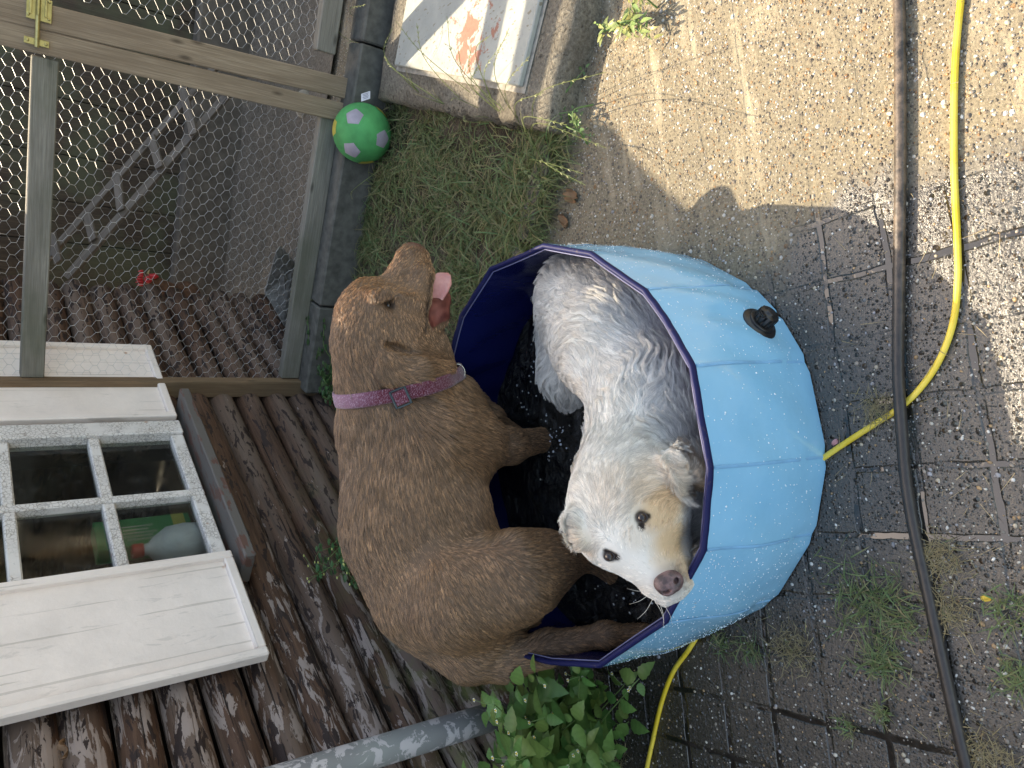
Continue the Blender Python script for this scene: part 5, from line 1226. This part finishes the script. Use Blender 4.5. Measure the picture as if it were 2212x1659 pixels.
weed('broadleaf_weed', PZ(1260, 1600, 0), tg3, (.03, .075), (.28, .4), 'bright green leafy weed with toothed leaves and tiny white flowers beside the downpipe', 'weed', (.10, .2, .05), 60)
tg3 = [PPL(x, y, WN, WN @ wp(0, 0, o_)) for x, y, o_ in ((690, 1190, .12), (700, 1215, .13), (715, 1180, .14), (720, 1230, .14), (735, 1200, .16), (745, 1235, .16), (755, 1175, .18), (765, 1255, .17), (690, 1240, .12), (740, 1165, .18), (760, 1215, .2), (775, 1200, .22))]
weed('feverfew', np.array([*wp(-.93, 0, .16)[:2], .0]), tg3, (.035, .05), (.3, .4), 'small lobed-leaved herb with yellow button flowers growing against the logs behind the brown dog', 'plant', (.05, .13, .045), 26, (.62, .66, .3), True, 3, (.5, .52, .12))
tg3 = [PZ(x, y, z) for x, y, z in ((700, 790, .12), (715, 810, .1), (705, 830, .12), (722, 845, .1), (712, 865, .12), (730, 880, .1), (690, 760, .13), (665, 690, .16), (700, 700, .12), (725, 770, .08))]
weed('feathery_herb', PZ(735, 825, 0), tg3, (.03, .045), (.25, .35), "dark feathery green herb between the run's kerb and the brown dog's neck", 'plant', (.045, .11, .035), 0, lobed=True)
tg3 = [PZ(x, y, z) for x, y, z in ((1370, 20, .05), (1360, 50, .06), (1385, 45, .05), (1400, 65, .04), (1340, 70, .05), (1365, 75, .05), (1390, 10, .05), (1310, 72, .04), (1408, 85, .03))]
weed('sprout', PZ(1372, 50, 0), tg3, (.018, .035), (.14, .22), 'light green sprout rooted in the sunlit edge of the paving near the platform', 'weed', (.22, .28, .1), 0, npairs=3)
tg3 = [PZ(x, y, z) for x, y, z in ((1252, 255, .03), (1240, 240, .03), (1262, 285, .02), (1278, 295, .03), (1246, 290, .03), (1262, 150, .02))]
weed('seedling', PZ(1252, 268, 0), tg3, (.012, .02), (.3, .4), 'round-leaved seedlings in the crack at the corner of the platform', 'weed', (.09, .16, .06), 0, npairs=2)
# ================================================================ HEN
hcn = PD(318, 603, 3.45)
hen = thing('hen', (hcn[0] + .02, hcn[1] + .12, .02), 'brown hen with a bright red comb peeking out behind the log corner inside the run', 'hen')
hb_ = Blob(hcn - np.array([.25, .15, .35]), hcn + np.array([.15, .35, .12]), .006)
hb_.ell(hcn + np.array([-.14, .12, -.19]), ((1, .2, .25), (0, 1, 0), (0, 0, 1)), (.15, .095, .1), .03); hb_.cone(hcn + np.array([-.06, .06, -.13]), hcn + np.array([-.0, .0, -.01]), .055, .026, .03); hb_.ell(hcn, ((1, 0, 0), (0, 1, 0), (0, 0, 1)), (.028, .026, .026), .01); hb_.cone(hcn + np.array([-.18, .16, -.14]), hcn + np.array([-.23, .2, -.05]), .05, .02, .03)
Vh, Qh = hb_.mesh(); HM = simple('brown_feather', (.12, .055, .03), .8, .4, 40, .5); meshobj('body', Vh, Qh.tolist(), HM, hen)
m = MB(); RC = simple('red_comb', (.55, .03, .035), .5, .2, 60)
for k in range(6): a = hcn + np.array([-.03 + .013 * k, -.006, .02]); m.tube([a, a + UZ * (.014 + .006 * math.sin(k * 1.1)) , a + UZ * (.026 + .006 * math.sin(k * 1.1)) - E1 * .004], [.008, .006, .002], 8)
m.build('comb', RC, hen, True)
m = MB(); m.tube([hcn + np.array([.012, -.02, -.005]), hcn + np.array([.014, -.026, -.03]), hcn + np.array([.012, -.024, -.045])], [.012, .014, .004], 8); m.lathe(hcn + np.array([-.004, -.022, .0]), (0, -1, .1), [(.018, 0), (.016, .004), (.006, .006)], 14); m.build('wattle', RC, hen, True)
m = MB(); m.tube([hcn + np.array([.024, -.01, 0]), hcn + np.array([.045, -.014, -.008])], [.008, .001], 8); m.build('beak', simple('horn', (.4, .3, .15), .4), hen, True)
m = MB(); m.lathe(hcn + np.array([-.004, -.027, .002]), (0, -1, .1), [(.005, 0), (.004, .002), (.001, .003)], 10); m.build('eye', EYM, hen, True)
# ================================================================ LITTER
def crumple(name, x, y, z, s, mat, label, cat, n=1, grp=None, sx=1.):
    c = PZ(x, y, z); V = []; F = []
    for q in range(n):
        c2 = c + np.array([*rng.normal(0, s * .9, 2), 0]) if q else c; a0 = rng.uniform(0, 3); G = 6; b = len(V)
        for i in range(G):
            for j in range(G):
                u, v = i / (G - 1) - .5, j / (G - 1) - .5; r = (1 - (abs(u) * 2) ** 2 * .6); x_ = u * s * 2 * sx; y_ = v * s * 1.3 * r; zz = s * (.35 * math.sin(u * 7 + q) + .3 * math.sin(v * 9 + a0) + .4) + rng.uniform(-.06, .06) * s
                V.append(c2 + np.array([math.cos(a0) * x_ - math.sin(a0) * y_, math.sin(a0) * x_ + math.cos(a0) * y_, max(zz, .002)]))
        for i in range(G - 1):
            for j in range(G - 1): a = b + i * G + j; F.append((a, a + G, a + G + 1, a + 1))
    o = meshobj(name, V, F, mat); return setp(o, label, cat, grp)
DL = simple('brown_dead_leaf', (.2, .11, .055), .8, .35, 60, .5)
crumple('dead_leaf', 1272, 18, .0, .028, DL, 'curled brown dead leaf wedged at the foot of the platform, at the top edge', 'dead leaf', 1, 'dead leaves along the edge of the bed')
crumple('dead_leaf', 1276, 75, .0, .018, DL, 'narrow dead leaf in the gap halfway along the platform', 'dead leaf', 1, 'dead leaves along the edge of the bed')
crumple('dead_leaf', 1238, 425, .0, .026, DL, 'large crumpled dead leaf between the grass edge and the paving', 'dead leaf', 1, 'dead leaves along the edge of the bed')
crumple('dead_leaf', 1222, 478, .0, .022, DL, 'broken dead leaf nearest the rim of the pool', 'dead leaf', 1, 'dead leaves along the edge of the bed')
crumple('paper_scrap', 1805, 955, .0, .0075, simple('pink_paper', (.62, .3, .3), .7), 'tiny crumpled pink scrap beside the yellow hose and the pool', 'scrap')
crumple('leaf_scrap', 2131, 1292, .0, .0075, simple('yellow_leaf', (.6, .42, .05), .6), 'tiny bright yellow leaf scrap beyond the black hose', 'leaf')
crumple('web_leaf', 0, 0, .0, .02, DL, 'pale curled dead leaf hanging in a web under the near shutter', 'dead leaf')
wl = bpy.data.objects['web_leaf']; tgt = PPL(148, 1615, WN, WN @ wp(0, 0, .1)); org = PZ(0, 0, 0); wl.data.transform(Matrix.Translation(Vector(tgt - org)))
st = Leaves()
for _ in range(170):
    x = rng.uniform(1500, 2230); y = rng.uniform(40, 1659)
    if (x < 1800 and y > 480) or (y < 500 and rng.random() < .6): continue
    p = PZ(x, y, .004); az = rng.uniform(0, 6.28); st.blade(p, (math.cos(az), math.sin(az), .02), rng.uniform(.01, .05), rng.uniform(.0004, .0009), (.05, rng.uniform(-1, 1)), np.array([.38, .3, .17]) * rng.uniform(.6, 1.2), 4)
setp(st.build('straw', GRM), 'short dry straws strewn over the paving', 'straw', kind='stuff')
# loose and half-embedded pebbles
V = []; F = []; C = []; ico = [(0, 0, 1)] + [(.894 * math.cos(k * 1.2566), .894 * math.sin(k * 1.2566), .447) for k in range(5)] + [(.894 * math.cos(k * 1.2566 + .628), .894 * math.sin(k * 1.2566 + .628), -.447) for k in range(5)]
pal = np.array([(.5, .47, .4), (.62, .6, .55), (.3, .25, .2), (.25, .21, .17), (.38, .24, .12), (.42, .36, .27), (.2, .18, .15), (.33, .32, .33)])
for _ in range(5200):
    x = rng.uniform(1210, 2230); y = rng.uniform(-10, 1680); p = PZ(x, y, 0)
    if np.linalg.norm(p[:2] - CEN) < .45 or (p[1] > 1.3 and p[0] > .3): continue
    r = min(.0058, rng.lognormal(-6.25, .42)); b = len(V); az = rng.uniform(0, 6.28); sx, sy = r, r * rng.uniform(.55, .95); ca_, sa_ = math.cos(az), math.sin(az); cc = pal[rng.integers(8)] * rng.uniform(.7, 1.1)
    for q in ico:
        X, Y_ = q[0] * sx, q[1] * sy; V.append((p[0] + X * ca_ - Y_ * sa_, p[1] + X * sa_ + Y_ * ca_, .0004 + q[2] * r * .5)); C.append((*cc, 1))
    for k in range(5): l = (k + 1) % 5; F += [(b, b + 1 + k, b + 1 + l), (b + 1 + k, b + 6 + k, b + 1 + l), (b + 1 + l, b + 6 + k, b + 6 + l)]
t = NT('river_pebble'); a = t.n('Attribute', attribute_name='col'); t.set(col=a, rough=.22, spec=.6)
o = meshobj('pebbles', V, F, t.m, None, True, {'col': ('FLOAT_COLOR', C)}); setp(o, 'small rounded river pebbles set in the paving', 'pebbles', kind='stuff')
# rubble at the sunny corner inside the run
for x, y, s, lb in ((655, 225, .05, 'pale angular stone in the sun behind the lower rail of the run'),):
    c = PZ(x, y, .03); bs = Blob(c - .09, c + .09, .005); bs.ell(c, (E1, E2, UZ), (.06, .045, .035), .02); bs.ell(c + E1 * .03, (E1, E2, UZ), (.03, .04, .03), .005); Vs, Qs = bs.mesh(); o = meshobj('stone', Vs, Qs.tolist(), simple('pale_stone', (.3, .26, .2), .9, .3, 30, .6)); setp(o, lb, 'stone')
